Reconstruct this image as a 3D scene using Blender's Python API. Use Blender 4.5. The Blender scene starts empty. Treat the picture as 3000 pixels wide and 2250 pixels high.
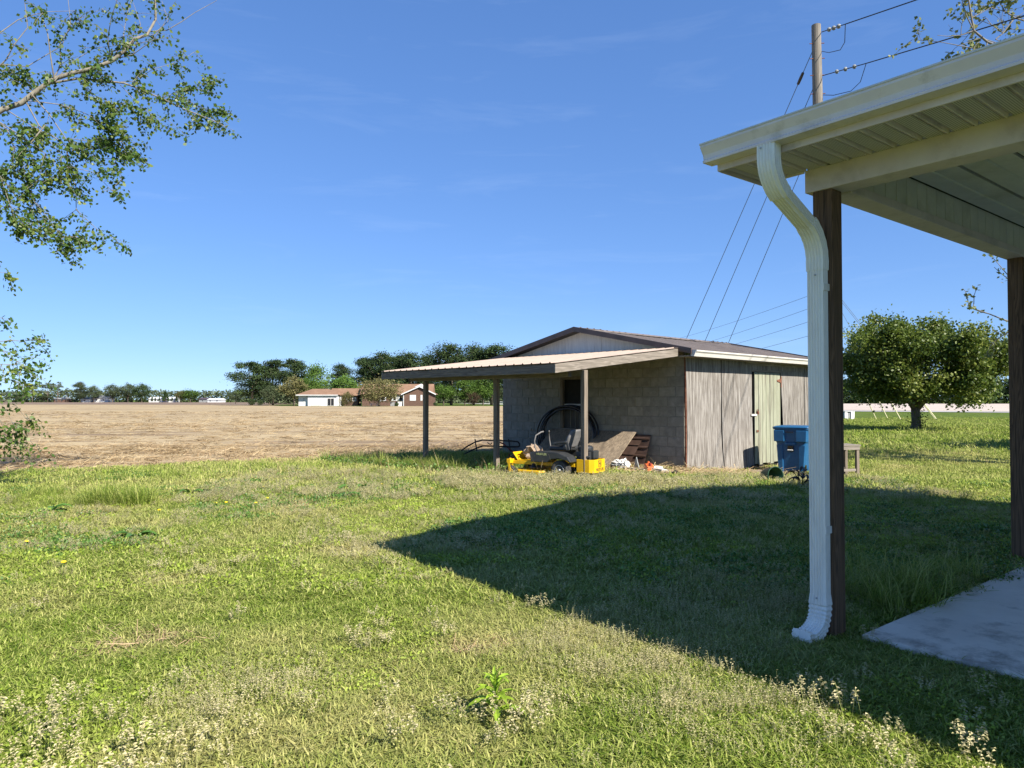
import bpy, bmesh, math, random
import numpy as np
from mathutils import Vector, Matrix

# ------------------------------------------------------------------ camera, sky, sun
sc = bpy.context.scene
COL = sc.collection
F, CX, CY, HZ, H = 2080.0, 1500.0, 1125.0, 1170.0, 1.36     # photo pixels; eye height in metres
cd = bpy.data.cameras.new('camera'); cam = bpy.data.objects.new('camera', cd); COL.objects.link(cam)
cd.sensor_width = 36.0; cd.lens = F / 3000.0 * 36.0; cd.clip_start = 0.05; cd.clip_end = 5000
cam.location = (0, 0, H); cam.rotation_euler = (math.radians(90) + math.atan((HZ - CY) / F), 0, 0)
sc.camera = cam

SUN_AZ, SUN_EL = math.radians(136.2), math.radians(38.6)       # azimuth clockwise from +Y
LDIR = Vector((-math.sin(SUN_AZ) * math.cos(SUN_EL), -math.cos(SUN_AZ) * math.cos(SUN_EL), -math.sin(SUN_EL)))
w = bpy.data.worlds.new('World'); sc.world = w; w.use_nodes = True
nt = w.node_tree; nt.nodes.clear()
out = nt.nodes.new('ShaderNodeOutputWorld'); bg = nt.nodes.new('ShaderNodeBackground')
sky = nt.nodes.new('ShaderNodeTexSky'); sky.sky_type = 'NISHITA'; sky.sun_disc = False
sky.sun_elevation = SUN_EL; sky.sun_rotation = SUN_AZ
sky.air_density = 1.0; sky.dust_density = 0.0; sky.ozone_density = 3.0; sky.altitude = 0
bg.inputs['Strength'].default_value = 0.068
# thin cirrus streaks, in the sky's own directions
tc = nt.nodes.new('ShaderNodeTexCoord'); mp = nt.nodes.new('ShaderNodeMapping'); mp.inputs['Scale'].default_value = (1.3, 1.3, 9.0)
mp.inputs['Rotation'].default_value = (0.05, 0.10, 0.3)
nz = nt.nodes.new('ShaderNodeTexNoise'); nz.inputs['Scale'].default_value = 3.2; nz.inputs['Detail'].default_value = 7; nz.inputs['Roughness'].default_value = 0.62
nz.inputs['Distortion'].default_value = 0.5
rp = nt.nodes.new('ShaderNodeValToRGB'); rp.color_ramp.elements[0].position = 0.55; rp.color_ramp.elements[0].color = (0, 0, 0, 1)
rp.color_ramp.elements[1].position = 0.90; rp.color_ramp.elements[1].color = (0.08, 0.08, 0.08, 1)
mx = nt.nodes.new('ShaderNodeMix'); mx.data_type = 'RGBA'; mx.inputs['B'].default_value = (6.5, 7.6, 9.0, 1)
gm = nt.nodes.new('ShaderNodeGamma'); gm.inputs['Gamma'].default_value = 0.62
hs = nt.nodes.new('ShaderNodeHueSaturation'); hs.inputs['Saturation'].default_value = 1.3; hs.inputs['Value'].default_value = 1.75
L = nt.links.new
L(tc.outputs['Generated'], mp.inputs['Vector']); L(mp.outputs['Vector'], nz.inputs['Vector']); L(nz.outputs['Fac'], rp.inputs['Fac'])
L(sky.outputs['Color'], gm.inputs['Color']); L(gm.outputs['Color'], hs.inputs['Color']); L(rp.outputs['Color'], mx.inputs['Factor'])
tn_ = nt.nodes.new('ShaderNodeMix'); tn_.data_type = 'RGBA'; tn_.blend_type = 'MULTIPLY'; tn_.inputs['Factor'].default_value = 1.0; tn_.inputs['B'].default_value = (0.66, 0.835, 1.19, 1)
sh = nt.nodes.new('ShaderNodeVectorMath'); sh.operation = 'ADD'; sh.inputs[1].default_value = (0, 0, 0.035)
L(tc.outputs['Generated'], sh.inputs[0]); L(sh.outputs[0], sky.inputs['Vector']); L(hs.outputs['Color'], tn_.inputs['A']); L(tn_.outputs['Result'], mx.inputs['A'])
L(mx.outputs['Result'], bg.inputs['Color']); L(bg.outputs['Background'], out.inputs['Surface'])

sl = bpy.data.lights.new('sun', 'SUN'); sl.energy = 4.8; sl.angle = math.radians(0.53); sl.color = (1.0, 0.93, 0.82)
sun = bpy.data.objects.new('sun', sl); COL.objects.link(sun); sun.location = (20, -20, 40)
sun.rotation_euler = LDIR.to_track_quat('-Z', 'Y').to_euler()
vs = sc.view_settings; vs.view_transform = 'Standard'; vs.look = 'None'; vs.exposure = 1.25; vs.gamma = 1.0; vs.use_curve_mapping = False
sc.cycles.max_bounces = 6; sc.cycles.diffuse_bounces = 4; sc.cycles.glossy_bounces = 2; sc.cycles.transmission_bounces = 4; sc.cycles.transparent_max_bounces = 6

rnd = random.Random(7); NP = np.random.RandomState(11)
# ------------------------------------------------------------------ helpers
def ray(px, py):
    """direction of a photo pixel with unit depth along +Y (the camera is level but for a small tilt)"""
    return Vector(((px - CX) / F, 1.0, (HZ - py) / F))
def at(px, py, d):            # point on that ray at depth d
    r = ray(px, py); return Vector((r.x * d, d, H + r.z * d))
def smooth(a, b, t):
    t = np.clip((t - a) / (b - a), 0, 1); return t * t * (3 - 2 * t)
def tz(x, y):                 # lie of the land
    x = np.asarray(x, float); y = np.asarray(y, float)
    a = smooth(2.5, 5.5, x) * smooth(11, 14.5, y); b = smooth(11.5, 21, y)
    z = -0.22 * np.maximum(a, b) - 0.08 * smooth(25, 60, y)
    bump = 0.012 * np.sin(1.9 * x + 0.7 * y) * np.sin(1.3 * y - 0.4 * x + 1) + 0.008 * np.sin(4.1 * x + 2) * np.sin(3.7 * y)
    return z + bump * smooth(60, 30, y) * smooth(0.8, 2.0, y)
def gz(x, y): return float(tz(x, y))
_G = NP.rand(64, 64)
def vnoise(x, y):             # smooth value noise 0..1
    xi = np.floor(x).astype(int); yi = np.floor(y).astype(int); fx = x - xi; fy = y - yi
    fx = fx * fx * (3 - 2 * fx); fy = fy * fy * (3 - 2 * fy)
    g = lambda a, b: _G[a % 64, b % 64]
    return (g(xi, yi) * (1 - fx) + g(xi + 1, yi) * fx) * (1 - fy) + (g(xi, yi + 1) * (1 - fx) + g(xi + 1, yi + 1) * fx) * fy
def fbm(x, y): return 0.5 * vnoise(x, y) + 0.3 * vnoise(2.1 * x + 7, 2.1 * y + 3) + 0.2 * vnoise(4.3 * x + 1, 4.3 * y + 9)

class MB:
    def __init__(s): s.v = []; s.f = []; s.c = []
    def add(s, vs, fs, c=None):
        n = len(s.v); s.v += [tuple(p) for p in vs]; s.f += [tuple(n + i for i in f) for f in fs]
        if c is not None: s.c += [c] * len(vs)
        return s
    def box(s, x0, x1, y0, y1, z0, z1, m=None):
        vs = [Vector(p) for p in ((x0,y0,z0),(x1,y0,z0),(x1,y1,z0),(x0,y1,z0),(x0,y0,z1),(x1,y0,z1),(x1,y1,z1),(x0,y1,z1))]
        if m is not None: vs = [m @ p for p in vs]
        return s.add(vs, [(0,3,2,1),(4,5,6,7),(0,1,5,4),(1,2,6,5),(2,3,7,6),(3,0,4,7)])
    def beam(s, a, b, wd, ht, up=(0,0,1)):
        a = Vector(a); b = Vector(b); d = (b - a).normalized(); up = Vector(up)
        sd = d.cross(up).normalized(); u = sd.cross(d)
        vs = [p + sd * (i * wd / 2) + u * (j * ht / 2) for p in (a, b) for i, j in ((-1,-1),(1,-1),(1,1),(-1,1))]
        return s.add(vs, [(0,1,2,3),(7,6,5,4),(0,4,5,1),(1,5,6,2),(2,6,7,3),(3,7,4,0)])
    def tube(s, pts, r, n=8, cap=True):
        pts = [Vector(p) for p in pts]; k = len(pts)
        if not hasattr(r, '__len__'): r = [r] * k
        rings = []; u = None
        for i, p in enumerate(pts):
            d = (pts[min(i + 1, k - 1)] - pts[max(i - 1, 0)])
            d = d.normalized() if d.length > 1e-9 else Vector((0, 0, 1))
            if u is None: u = d.orthogonal().normalized()
            else:
                u = u - d * u.dot(d); u = u.normalized() if u.length > 1e-6 else d.orthogonal().normalized()
            q = d.cross(u)
            rings.append([p + (u * math.cos(6.28318 * j / n) + q * math.sin(6.28318 * j / n)) * r[i] for j in range(n)])
        fs = [(i * n + j, i * n + (j + 1) % n, (i + 1) * n + (j + 1) % n, (i + 1) * n + j) for i in range(k - 1) for j in range(n)]
        if cap: fs += [tuple(reversed(range(n))), tuple(range((k - 1) * n, k * n))]
        return s.add([p for rg in rings for p in rg], fs)
    def lathe(s, prof, n=20, m=None):   # (r, z) pairs about local Z
        vs = [Vector((r * math.cos(6.28318 * j / n), r * math.sin(6.28318 * j / n), z)) for r, z in prof for j in range(n)]
        if m is not None: vs = [m @ p for p in vs]
        k = len(prof)
        fs = [(i * n + j, i * n + (j + 1) % n, (i + 1) * n + (j + 1) % n, (i + 1) * n + j) for i in range(k - 1) for j in range(n)]
        if prof[0][0] > 1e-4: fs.append(tuple(reversed(range(n))))
        if prof[-1][0] > 1e-4: fs.append(tuple(range((k - 1) * n, k * n)))
        return s.add(vs, fs)
    def prism(s, poly, axis, a, b):     # polygon in the two other axes, extruded along axis from a to b
        def P(p, t):
            return {'x': (t, p[0], p[1]), 'y': (p[0], t, p[1]), 'z': (p[0], p[1], t)}[axis]
        n = len(poly); vs = [P(p, a) for p in poly] + [P(p, b) for p in poly]
        return s.add(vs, [tuple(reversed(range(n))), tuple(range(n, 2 * n))] + [(i, (i + 1) % n, n + (i + 1) % n, n + i) for i in range(n)])
    def grid(s, fn, nu, nv):
        vs = [fn(i / nu, j / nv) for j in range(nv + 1) for i in range(nu + 1)]
        return s.add(vs, [(j * (nu + 1) + i, j * (nu + 1) + i + 1, (j + 1) * (nu + 1) + i + 1, (j + 1) * (nu + 1) + i) for j in range(nv) for i in range(nu)])
    def mesh(s, name, mat, smooth=False):
        me = bpy.data.meshes.new(name); me.from_pydata(s.v, [], s.f); me.update()
        bm = bmesh.new(); bm.from_mesh(me); bmesh.ops.recalc_face_normals(bm, faces=bm.faces); bm.to_mesh(me); bm.free()
        if mat is not None: me.materials.append(mat)
        if smooth: me.polygons.foreach_set('use_smooth', [True] * len(me.polygons))
        if s.c and len(s.c) == len(s.v):
            at_ = me.attributes.new('var', 'FLOAT', 'POINT'); at_.data.foreach_set('value', s.c)
        return me
    def build(s, name, mat, parent=None, smooth=False, bevel=0, loc=None, rot=None):
        return link(name, s.mesh(name, mat, smooth), parent, bevel, loc, rot)
def link(name, me, parent=None, bevel=0, loc=None, rot=None):
    o = bpy.data.objects.new(name, me); COL.objects.link(o); o.parent = parent
    if loc is not None: o.location = loc
    if rot is not None: o.rotation_euler = rot
    if bevel:
        b = o.modifiers.new('bevel', 'BEVEL'); b.width = bevel; b.segments = 2; b.limit_method = 'ANGLE'; b.angle_limit = 0.6
    return o
def tag(o, label=None, cat=None, group=None, kind=None):
    if label: o['label'] = label
    if cat: o['category'] = cat
    if group: o['group'] = group
    if kind: o['kind'] = kind
    return o
def thing(name, label, cat, loc=(0, 0, 0), rotz=0.0, group=None, kind=None):
    o = bpy.data.objects.new(name, None); COL.objects.link(o); o.location = loc; o.rotation_euler = (0, 0, rotz)
    o.empty_display_size = 0.2
    return tag(o, label, cat, group, kind)
def copy_tree(o, parent=None):
    c = o.copy(); COL.objects.link(c); c.parent = parent
    for ch in list(o.children): copy_tree(ch, c)
    return c
def text_mb(body, size, mat, name):
    cu = bpy.data.curves.new('lettering', 'FONT'); cu.body = body; cu.size = size; cu.extrude = 0.001; cu.align_x = 'CENTER'; cu.align_y = 'CENTER'; cu.offset = size * 0.02
    o = bpy.data.objects.new('lettering', cu); COL.objects.link(o)
    bpy.context.view_layer.update()
    me = bpy.data.meshes.new_from_object(o.evaluated_get(bpy.context.evaluated_depsgraph_get()))
    bpy.data.objects.remove(o); bpy.data.curves.remove(cu)
    me.name = name; me.materials.clear(); me.materials.append(mat); return me

# ------------------------------------------------------------------ materials
def nodes(name):
    m = bpy.data.materials.new(name); m.use_nodes = True; t = m.node_tree; t.nodes.clear()
    o = t.nodes.new('ShaderNodeOutputMaterial'); b = t.nodes.new('ShaderNodeBsdfPrincipled')
    t.links.new(b.outputs[0], o.inputs[0]); return m, t, b
def N(t, kind, **kw):
    n = t.nodes.new('ShaderNode' + kind)
    for k, v in kw.items():
        if k in n.inputs: n.inputs[k].default_value = v
        else: setattr(n, k, v)
    return n
def coords(t, scale, rand=True, rot=(0, 0, 0)):
    c = N(t, 'TexCoord'); v = c.outputs['Object']
    if rand:
        oi = N(t, 'ObjectInfo'); mm = N(t, 'VectorMath', operation='MULTIPLY'); mm.inputs[1].default_value = (37, 53, 71)
        cb = N(t, 'CombineXYZ')
        for i in range(3): t.links.new(oi.outputs['Random'], cb.inputs[i])
        t.links.new(cb.outputs[0], mm.inputs[0])
        a = N(t, 'VectorMath', operation='ADD'); t.links.new(v, a.inputs[0]); t.links.new(mm.outputs[0], a.inputs[1]); v = a.outputs[0]
    mp = N(t, 'Mapping'); mp.inputs['Scale'].default_value = scale; mp.inputs['Rotation'].default_value = rot
    t.links.new(v, mp.inputs['Vector']); return mp.outputs[0]
def ramp(t, fac, stops):
    r = N(t, 'ValToRGB'); e = r.color_ramp.elements
    while len(e) < len(stops): e.new(0.5)
    for i, (p, c) in enumerate(stops):
        e[i].position = p; e[i].color = (c[0], c[1], c[2], 1) if hasattr(c, '__len__') else (c, c, c, 1)
    t.links.new(fac, r.inputs[0]); return r.outputs[0]
def mixc(t, fac, a, b, mode='MIX'):
    m = N(t, 'Mix', data_type='RGBA', blend_type=mode)
    for s, v in (('Factor', fac), ('A', a), ('B', b)):
        if hasattr(v, 'links'): t.links.new(v, m.inputs[s])
        else: m.inputs[s].default_value = (v[0], v[1], v[2], 1) if hasattr(v, '__len__') else v
    return m.outputs['Result']
def bump(t, b, h, strength, dist=0.01):
    n = N(t, 'Bump'); n.inputs['Strength'].default_value = strength; n.inputs['Distance'].default_value = dist
    t.links.new(h, n.inputs['Height']); t.links.new(n.outputs[0], b.inputs['Normal'])
def plain(name, c1, c2, scale=6.0, stretch=(1, 1, 1), rough=0.7, bmp=0.2, dist=0.004, metal=0.0, spec=0.3, detail=7, lo=0.35, hi=0.65, dirt=None, dirt_scale=1.5, dlo=.5, dhi=.75, objvar=0.0):
    """two-tone noise, optional dirt patches with a shape of their own, fine relief"""
    m, t, b = nodes(name); v = coords(t, stretch)
    n = N(t, 'TexNoise', Scale=scale, Detail=detail, Roughness=0.6); t.links.new(v, n.inputs['Vector'])
    col = ramp(t, n.outputs['Fac'], [(lo, c1), (hi, c2)])
    if dirt is not None:
        n2 = N(t, 'TexNoise', Scale=dirt_scale, Detail=8, Roughness=0.7); t.links.new(v, n2.inputs['Vector'])
        col = mixc(t, ramp(t, n2.outputs['Fac'], [(dlo, 0.0), (dhi, 1.0)]), col, dirt)
    if objvar:
        oi = N(t, 'ObjectInfo'); mr = N(t, 'MapRange'); mr.inputs[3].default_value = 1 - objvar; mr.inputs[4].default_value = 1 + objvar
        t.links.new(oi.outputs['Random'], mr.inputs[0]); cb = N(t, 'CombineColor')
        for i in range(3): t.links.new(mr.outputs[0], cb.inputs[i])
        col = mixc(t, 1.0, col, cb.outputs[0], 'MULTIPLY')
    t.links.new(col, b.inputs['Base Color']); b.inputs['Roughness'].default_value = rough; b.inputs['Metallic'].default_value = metal
    b.inputs['Specular IOR Level'].default_value = spec
    if bmp: bump(t, b, n.outputs['Fac'], bmp, dist)
    return m
def wood(name, c1, c2, axis='z', ring=14.0, rough=0.8, bmp=0.35, dark=(0.02, 0.017, 0.014)):
    """long grain with knots and checks along one axis"""
    m, t, b = nodes(name); st = [9, 9, 9]; st['xyz'.index(axis)] = 0.55
    v = coords(t, st)
    n = N(t, 'TexNoise', Scale=1.0, Detail=3, Roughness=0.5, Distortion=0.6); t.links.new(v, n.inputs['Vector'])
    wv = N(t, 'Math', operation='MULTIPLY'); t.links.new(n.outputs['Fac'], wv.inputs[0]); wv.inputs[1].default_value = ring
    fr = N(t, 'Math', operation='FRACT'); t.links.new(wv.outputs[0], fr.inputs[0])
    st2 = [60, 60, 60]; st2['xyz'.index(axis)] = 1.2; v2 = coords(t, st2)
    n2 = N(t, 'TexNoise', Scale=1.0, Detail=5, Roughness=0.65); t.links.new(v2, n2.inputs['Vector'])
    col = ramp(t, fr.outputs[0], [(0.0, c1), (0.75, c2), (1.0, c1)])
    col = mixc(t, ramp(t, n2.outputs['Fac'], [(0.30, 0.75), (0.50, 0.0)]), col, dark)
    oi = N(t, 'ObjectInfo'); mr = N(t, 'MapRange'); mr.inputs[3].default_value = .85; mr.inputs[4].default_value = 1.15
    t.links.new(oi.outputs['Random'], mr.inputs[0]); cb = N(t, 'CombineColor')
    for i in range(3): t.links.new(mr.outputs[0], cb.inputs[i])
    col = mixc(t, 1.0, col, cb.outputs[0], 'MULTIPLY')
    t.links.new(col, b.inputs['Base Color']); b.inputs['Roughness'].default_value = rough; b.inputs['Specular IOR Level'].default_value = 0.2
    ad = N(t, 'Math', operation='ADD'); t.links.new(fr.outputs[0], ad.inputs[0]); t.links.new(n2.outputs['Fac'], ad.inputs[1])
    bump(t, b, ad.outputs[0], bmp, 0.003); return m
def leafmat(name, c1, c2, c3, trans=0.35, attr='var', inst=None, rough=0.45, spec=0.35):
    """leaf colour by a per-leaf value, some light passing through"""
    m, t, b = nodes(name); a = N(t, 'Attribute', attribute_name=attr)
    col = ramp(t, a.outputs['Fac'], [(0.0, c1), (0.55, c2), (1.0, c3)])
    if inst:
        a2 = N(t, 'Attribute', attribute_name='tint', attribute_type='INSTANCER')
        col = mixc(t, a2.outputs['Fac'], col, inst)
    else:
        oi = N(t, 'ObjectInfo'); hsv = N(t, 'HueSaturation'); mr = N(t, 'MapRange'); mr.inputs[3].default_value = .8; mr.inputs[4].default_value = 1.2
        t.links.new(oi.outputs['Random'], mr.inputs[0]); t.links.new(mr.outputs[0], hsv.inputs['Value']); t.links.new(col, hsv.inputs['Color']); col = hsv.outputs[0]
    t.links.new(col, b.inputs['Base Color']); b.inputs['Roughness'].default_value = rough; b.inputs['Specular IOR Level'].default_value = spec
    tr = N(t, 'BsdfTranslucent'); t.links.new(col, tr.inputs[0]); ms = N(t, 'MixShader'); ms.inputs[0].default_value = trans
    o = [n for n in t.nodes if n.type == 'OUTPUT_MATERIAL'][0]
    t.links.new(b.outputs[0], ms.inputs[1]); t.links.new(tr.outputs[0], ms.inputs[2]); t.links.new(ms.outputs[0], o.inputs[0]); return m

M = {}
M['white_paint'] = plain('white_paint', (.60,.57,.53), (.68,.65,.60), 5, rough=.45, bmp=.05, dirt=(.36,.34,.28), dirt_scale=2.2, dlo=.52, dhi=.85)
M['cream_trim'] = plain('cream_trim', (.60,.51,.51), (.69,.60,.59), 4, rough=.55, bmp=.05, dirt=(.38,.31,.28), dirt_scale=3, dlo=.52, dhi=.8)
M['gutter_white'] = plain('gutter_white', (.65,.58,.60), (.74,.67,.68), 3, (1,1,1), rough=.4, bmp=.04, dirt=(.30,.26,.23), dirt_scale=2.4, dlo=.53, dhi=.80)
M['downspout_white'] = plain('downspout_white', (.80,.75,.68), (.86,.82,.74), 9, (3,3,.6), rough=.4, bmp=.04, dirt=(.50,.46,.38), dirt_scale=3, dlo=.55, dhi=.9)
M['post_wood'] = wood('post_wood', (.23,.135,.078), (.11,.066,.04), 'z', 16, dark=(.04,.026,.018))
M['grey_wood_z'] = wood('grey_wood_z', (.22,.18,.14), (.14,.115,.09), 'z', 9, dark=(.05,.042,.035))
M['grey_wood_y'] = wood('grey_wood_y', (.24,.205,.17), (.13,.11,.09), 'y', 13, dark=(.045,.04,.033))
M['grey_wood_x'] = wood('grey_wood_x', (.27,.235,.20), (.17,.148,.12), 'x', 11, dark=(.07,.06,.05))
M['block'] = plain('block', (.20,.19,.165), (.27,.26,.228), 7, rough=.95, bmp=.5, dist=.004, dirt=(.36,.355,.33), dirt_scale=2.2, dlo=.60, dhi=.78, objvar=.10, spec=.1)
M['mortar'] = plain('mortar', (.20,.19,.16), (.28,.265,.225), 25, rough=1, bmp=.4, spec=.1)
M['plywood'] = plain('plywood', (.125,.112,.098), (.26,.245,.225), 3.0, (14,14,.9), rough=.9, bmp=.45, dist=.005, dirt=(.085,.075,.065), dirt_scale=1.1, dlo=.48, dhi=.70, spec=.1, objvar=.08, lo=.38, hi=.58)
M['door_green'] = plain('door_green', (.215,.225,.16), (.285,.295,.225), 2.5, (10,10,.8), rough=.8, bmp=.2, dirt=(.14,.125,.10), dirt_scale=1.0, dlo=.48, dhi=.68, spec=.15, objvar=.07)
M['gable_white'] = plain('gable_white', (.60,.60,.58), (.72,.72,.69), 3, (6,6,.8), rough=.8, bmp=.15, dirt=(.22,.21,.20), dirt_scale=1.3, dlo=.60, dhi=.80)
M['roof_brown'] = plain('roof_brown', (.16,.132,.112), (.205,.172,.148), 2.2, rough=.42, bmp=.03, dirt=(.12,.10,.085), dirt_scale=.9, spec=.5)
M['roof_tan'] = plain('roof_tan', (.28,.22,.18), (.33,.265,.215), 2.0, rough=.45, bmp=.03, spec=.4)
M['brown_metal'] = plain('brown_metal', (.055,.035,.028), (.095,.06,.048), 5, rough=.35, bmp=.05, spec=.5)
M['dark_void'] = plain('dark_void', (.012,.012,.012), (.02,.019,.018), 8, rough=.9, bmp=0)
M['interior'] = plain('interior', (.06,.055,.05), (.09,.08,.07), 4, rough=.9)
M['rust'] = plain('rust', (.10,.035,.02), (.22,.10,.06), 14, rough=.9, bmp=.3)
M['glass_dark'] = plain('glass_dark', (.01,.01,.013), (.02,.02,.024), 2, rough=.12, bmp=0, spec=.5)
M['osb'] = plain('osb', (.16,.125,.09), (.34,.27,.19), 16, (1,1.8,1), rough=.9, bmp=.3, detail=4, dirt=(.09,.07,.05), dirt_scale=4)
M['black_pipe'] = plain('black_pipe', (.012,.012,.014), (.022,.022,.026), 8, rough=.35, bmp=.05, spec=.5)
M['mower_yellow'] = plain('mower_yellow', (.60,.35,.004), (.66,.40,.006), 5, rough=.35, bmp=.02, spec=.5, dirt=(.34,.21,.03), dirt_scale=5, dlo=.62, dhi=.85)
M['mower_black'] = plain('mower_black', (.022,.024,.026), (.036,.038,.04), 5, rough=.38, bmp=.04, spec=.5, dirt=(.09,.085,.07), dirt_scale=3, dlo=.58, dhi=.9)
M['rubber'] = plain('rubber', (.03,.03,.03), (.06,.058,.054), 12, rough=.85, bmp=.2, dirt=(.13,.115,.09), dirt_scale=5, dlo=.5, dhi=.8)
M['seat_grey'] = plain('seat_grey', (.10,.10,.10), (.16,.155,.15), 7, rough=.7, bmp=.1)
M['bare_metal'] = plain('bare_metal', (.35,.35,.35), (.5,.5,.49), 9, rough=.4, metal=.8, bmp=.05)
M['tan_bag'] = plain('tan_bag', (.23,.17,.12), (.34,.26,.19), 9, rough=.9, bmp=.4)
M['letter_green'] = plain('letter_green', (.33,.36,.16), (.36,.39,.18), 4, bmp=0)
M['letter_black'] = plain('letter_black', (.03,.022,.015), (.04,.03,.02), 4, bmp=0)
M['white_print'] = plain('white_print', (.8,.8,.8), (.85,.85,.85), 4, bmp=0)
M['bin_blue'] = plain('bin_blue', (.008,.072,.175), (.012,.09,.21), 4, rough=.42, bmp=.08, spec=.4, dirt=(.03,.085,.16), dirt_scale=2, dlo=.55, dhi=.9)
M['concrete'] = plain('concrete', (.62,.55,.46), (.72,.65,.55), 2.2, rough=.85, bmp=.2, dirt=(.33,.29,.24), dirt_scale=2.4, dlo=.53, dhi=.66, spec=.2)
M['pole_wood'] = wood('pole_wood', (.20,.18,.155), (.135,.12,.10), 'z', 8, dark=(.06,.052,.045))
M['wire'] = plain('wire', (.015,.015,.015), (.025,.025,.025), 4, rough=.6, bmp=0)
M['guy_steel'] = plain('guy_steel', (.09,.10,.10), (.12,.13,.13), 4, rough=.5, bmp=0)
M['guard_cream'] = plain('guard_cream', (.58,.54,.30), (.66,.62,.40), 4, rough=.5, bmp=0)
M['house_white'] = plain('house_white', (.52,.53,.53), (.60,.61,.60), 1.0, rough=.6, bmp=0)
M['shingle'] = plain('shingle', (.17,.10,.062), (.235,.145,.092), 1.2, (1,1,1), rough=.9, bmp=.1, dist=.02, dirt=(.135,.08,.052), dirt_scale=.6)
M['house_brick'] = plain('house_brick', (.085,.052,.038), (.14,.082,.06), 3.5, (1,1,3), rough=.9, bmp=.2, dist=.02)
M['road_asphalt'] = plain('road_asphalt', (.40,.39,.37), (.46,.45,.43), .5, rough=.9, bmp=0)
M['cup_green'] = plain('cup_green', (.012,.05,.03), (.02,.075,.045), 6, rough=.5, bmp=.1)
M['orange_plastic'] = plain('orange_plastic', (.55,.11,.03), (.66,.16,.05), 8, rough=.5, bmp=.1)
M['litter_white'] = plain('litter_white', (.55,.54,.51), (.72,.71,.68), 9, rough=.8, bmp=.4, dirt=(.30,.27,.22), dirt_scale=5)
M['litter_grey'] = plain('litter_grey', (.16,.17,.17), (.28,.29,.29), 9, rough=.8, bmp=.4)
M['bark'] = plain('bark', (.10,.08,.06), (.19,.155,.12), 5, (4,4,.8), rough=.95, bmp=.6, dist=.01)
M['bark_pale'] = plain('bark_pale', (.14,.125,.10), (.23,.21,.17), 6, (4,4,1), rough=.9, bmp=.3)
M['red_paint'] = plain('red_paint', (.16,.02,.015), (.22,.035,.025), 6, rough=.5, bmp=.1)
# soffit with punched holes
m_, t_, b_ = nodes('soffit_perforated'); v_ = coords(t_, (1, 1, 1), rand=False)
sx = N(t_, 'SeparateXYZ'); t_.links.new(v_, sx.inputs[0]); dd = []
for ax in (0, 1):
    q = N(t_, 'Math', operation='MULTIPLY'); q.inputs[1].default_value = 95.0; t_.links.new(sx.outputs[ax], q.inputs[0])
    fr = N(t_, 'Math', operation='FRACT'); t_.links.new(q.outputs[0], fr.inputs[0])
    sb = N(t_, 'Math', operation='SUBTRACT'); sb.inputs[1].default_value = .5; t_.links.new(fr.outputs[0], sb.inputs[0])
    p2 = N(t_, 'Math', operation='POWER'); p2.inputs[1].default_value = 2; ab = N(t_, 'Math', operation='ABSOLUTE')
    t_.links.new(sb.outputs[0], ab.inputs[0]); t_.links.new(ab.outputs[0], p2.inputs[0]); dd.append(p2)
sm_ = N(t_, 'Math', operation='ADD'); t_.links.new(dd[0].outputs[0], sm_.inputs[0]); t_.links.new(dd[1].outputs[0], sm_.inputs[1])
t_.links.new(ramp(t_, sm_.outputs[0], [(.07, (.04,.04,.04)), (.10, (.62,.585,.55))]), b_.inputs['Base Color']); b_.inputs['Roughness'].default_value = .5
M['soffit_perforated'] = m_
# lawn soil and stubble field
m_, t_, b_ = nodes('lawn_soil'); v_ = coords(t_, (1, 1, 1), rand=False)
n1 = N(t_, 'TexNoise', Scale=.7, Detail=8, Roughness=.65); n2 = N(t_, 'TexNoise', Scale=40, Detail=4, Roughness=.7)
for n in (n1, n2): t_.links.new(v_, n.inputs['Vector'])
c_ = ramp(t_, n1.outputs['Fac'], [(.35, (.06,.11,.015)), (.52, (.10,.15,.025)), (.68, (.17,.17,.055))])
c_ = mixc(t_, ramp(t_, n2.outputs['Fac'], [(.35, .8), (.6, 0.0)]), c_, (.05,.06,.018))
t_.links.new(c_, b_.inputs['Base Color']); b_.inputs['Roughness'].default_value = 1; b_.inputs['Specular IOR Level'].default_value = .05
bump(t_, b_, n2.outputs['Fac'], .8, .03); M['lawn_soil'] = m_
def fieldmat(name, a, b2, c3, dark):
    m_, t_, b_ = nodes(name); v1 = coords(t_, (.03, .22, 1), rand=False, rot=(0, 0, .06)); v2 = coords(t_, (1, 1, 1), rand=False)
    n1 = N(t_, 'TexNoise', Scale=1.0, Detail=12, Roughness=.80); t_.links.new(v1, n1.inputs['Vector'])
    n2 = N(t_, 'TexNoise', Scale=5, Detail=9, Roughness=.8); t_.links.new(v2, n2.inputs['Vector'])
    n3 = N(t_, 'TexNoise', Scale=.9, Detail=7, Roughness=.7); t_.links.new(v2, n3.inputs['Vector'])
    v4 = coords(t_, (.15, .8, 1), rand=False, rot=(0, 0, .04)); n4 = N(t_, 'TexNoise', Scale=1.0, Detail=10, Roughness=.80); t_.links.new(v4, n4.inputs['Vector'])
    col = ramp(t_, n2.outputs['Fac'], [(.34, a), (.48, b2), (.62, c3)])
    col = mixc(t_, ramp(t_, n4.outputs['Fac'], [(.41, .85), (.51, 0.0)]), col, tuple(.45 * p + .55 * q for p, q in zip(a, dark)))
    col = mixc(t_, ramp(t_, n1.outputs['Fac'], [(.40, .9), (.485, 0.0)]), col, dark)
    col = mixc(t_, ramp(t_, n3.outputs['Fac'], [(.52, 0.0), (.72, .45)]), col, a)
    t_.links.new(col, b_.inputs['Base Color']); b_.inputs['Roughness'].default_value = 1; b_.inputs['Specular IOR Level'].default_value = .05
    bump(t_, b_, n2.outputs['Fac'], .35, .03); return m_
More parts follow.
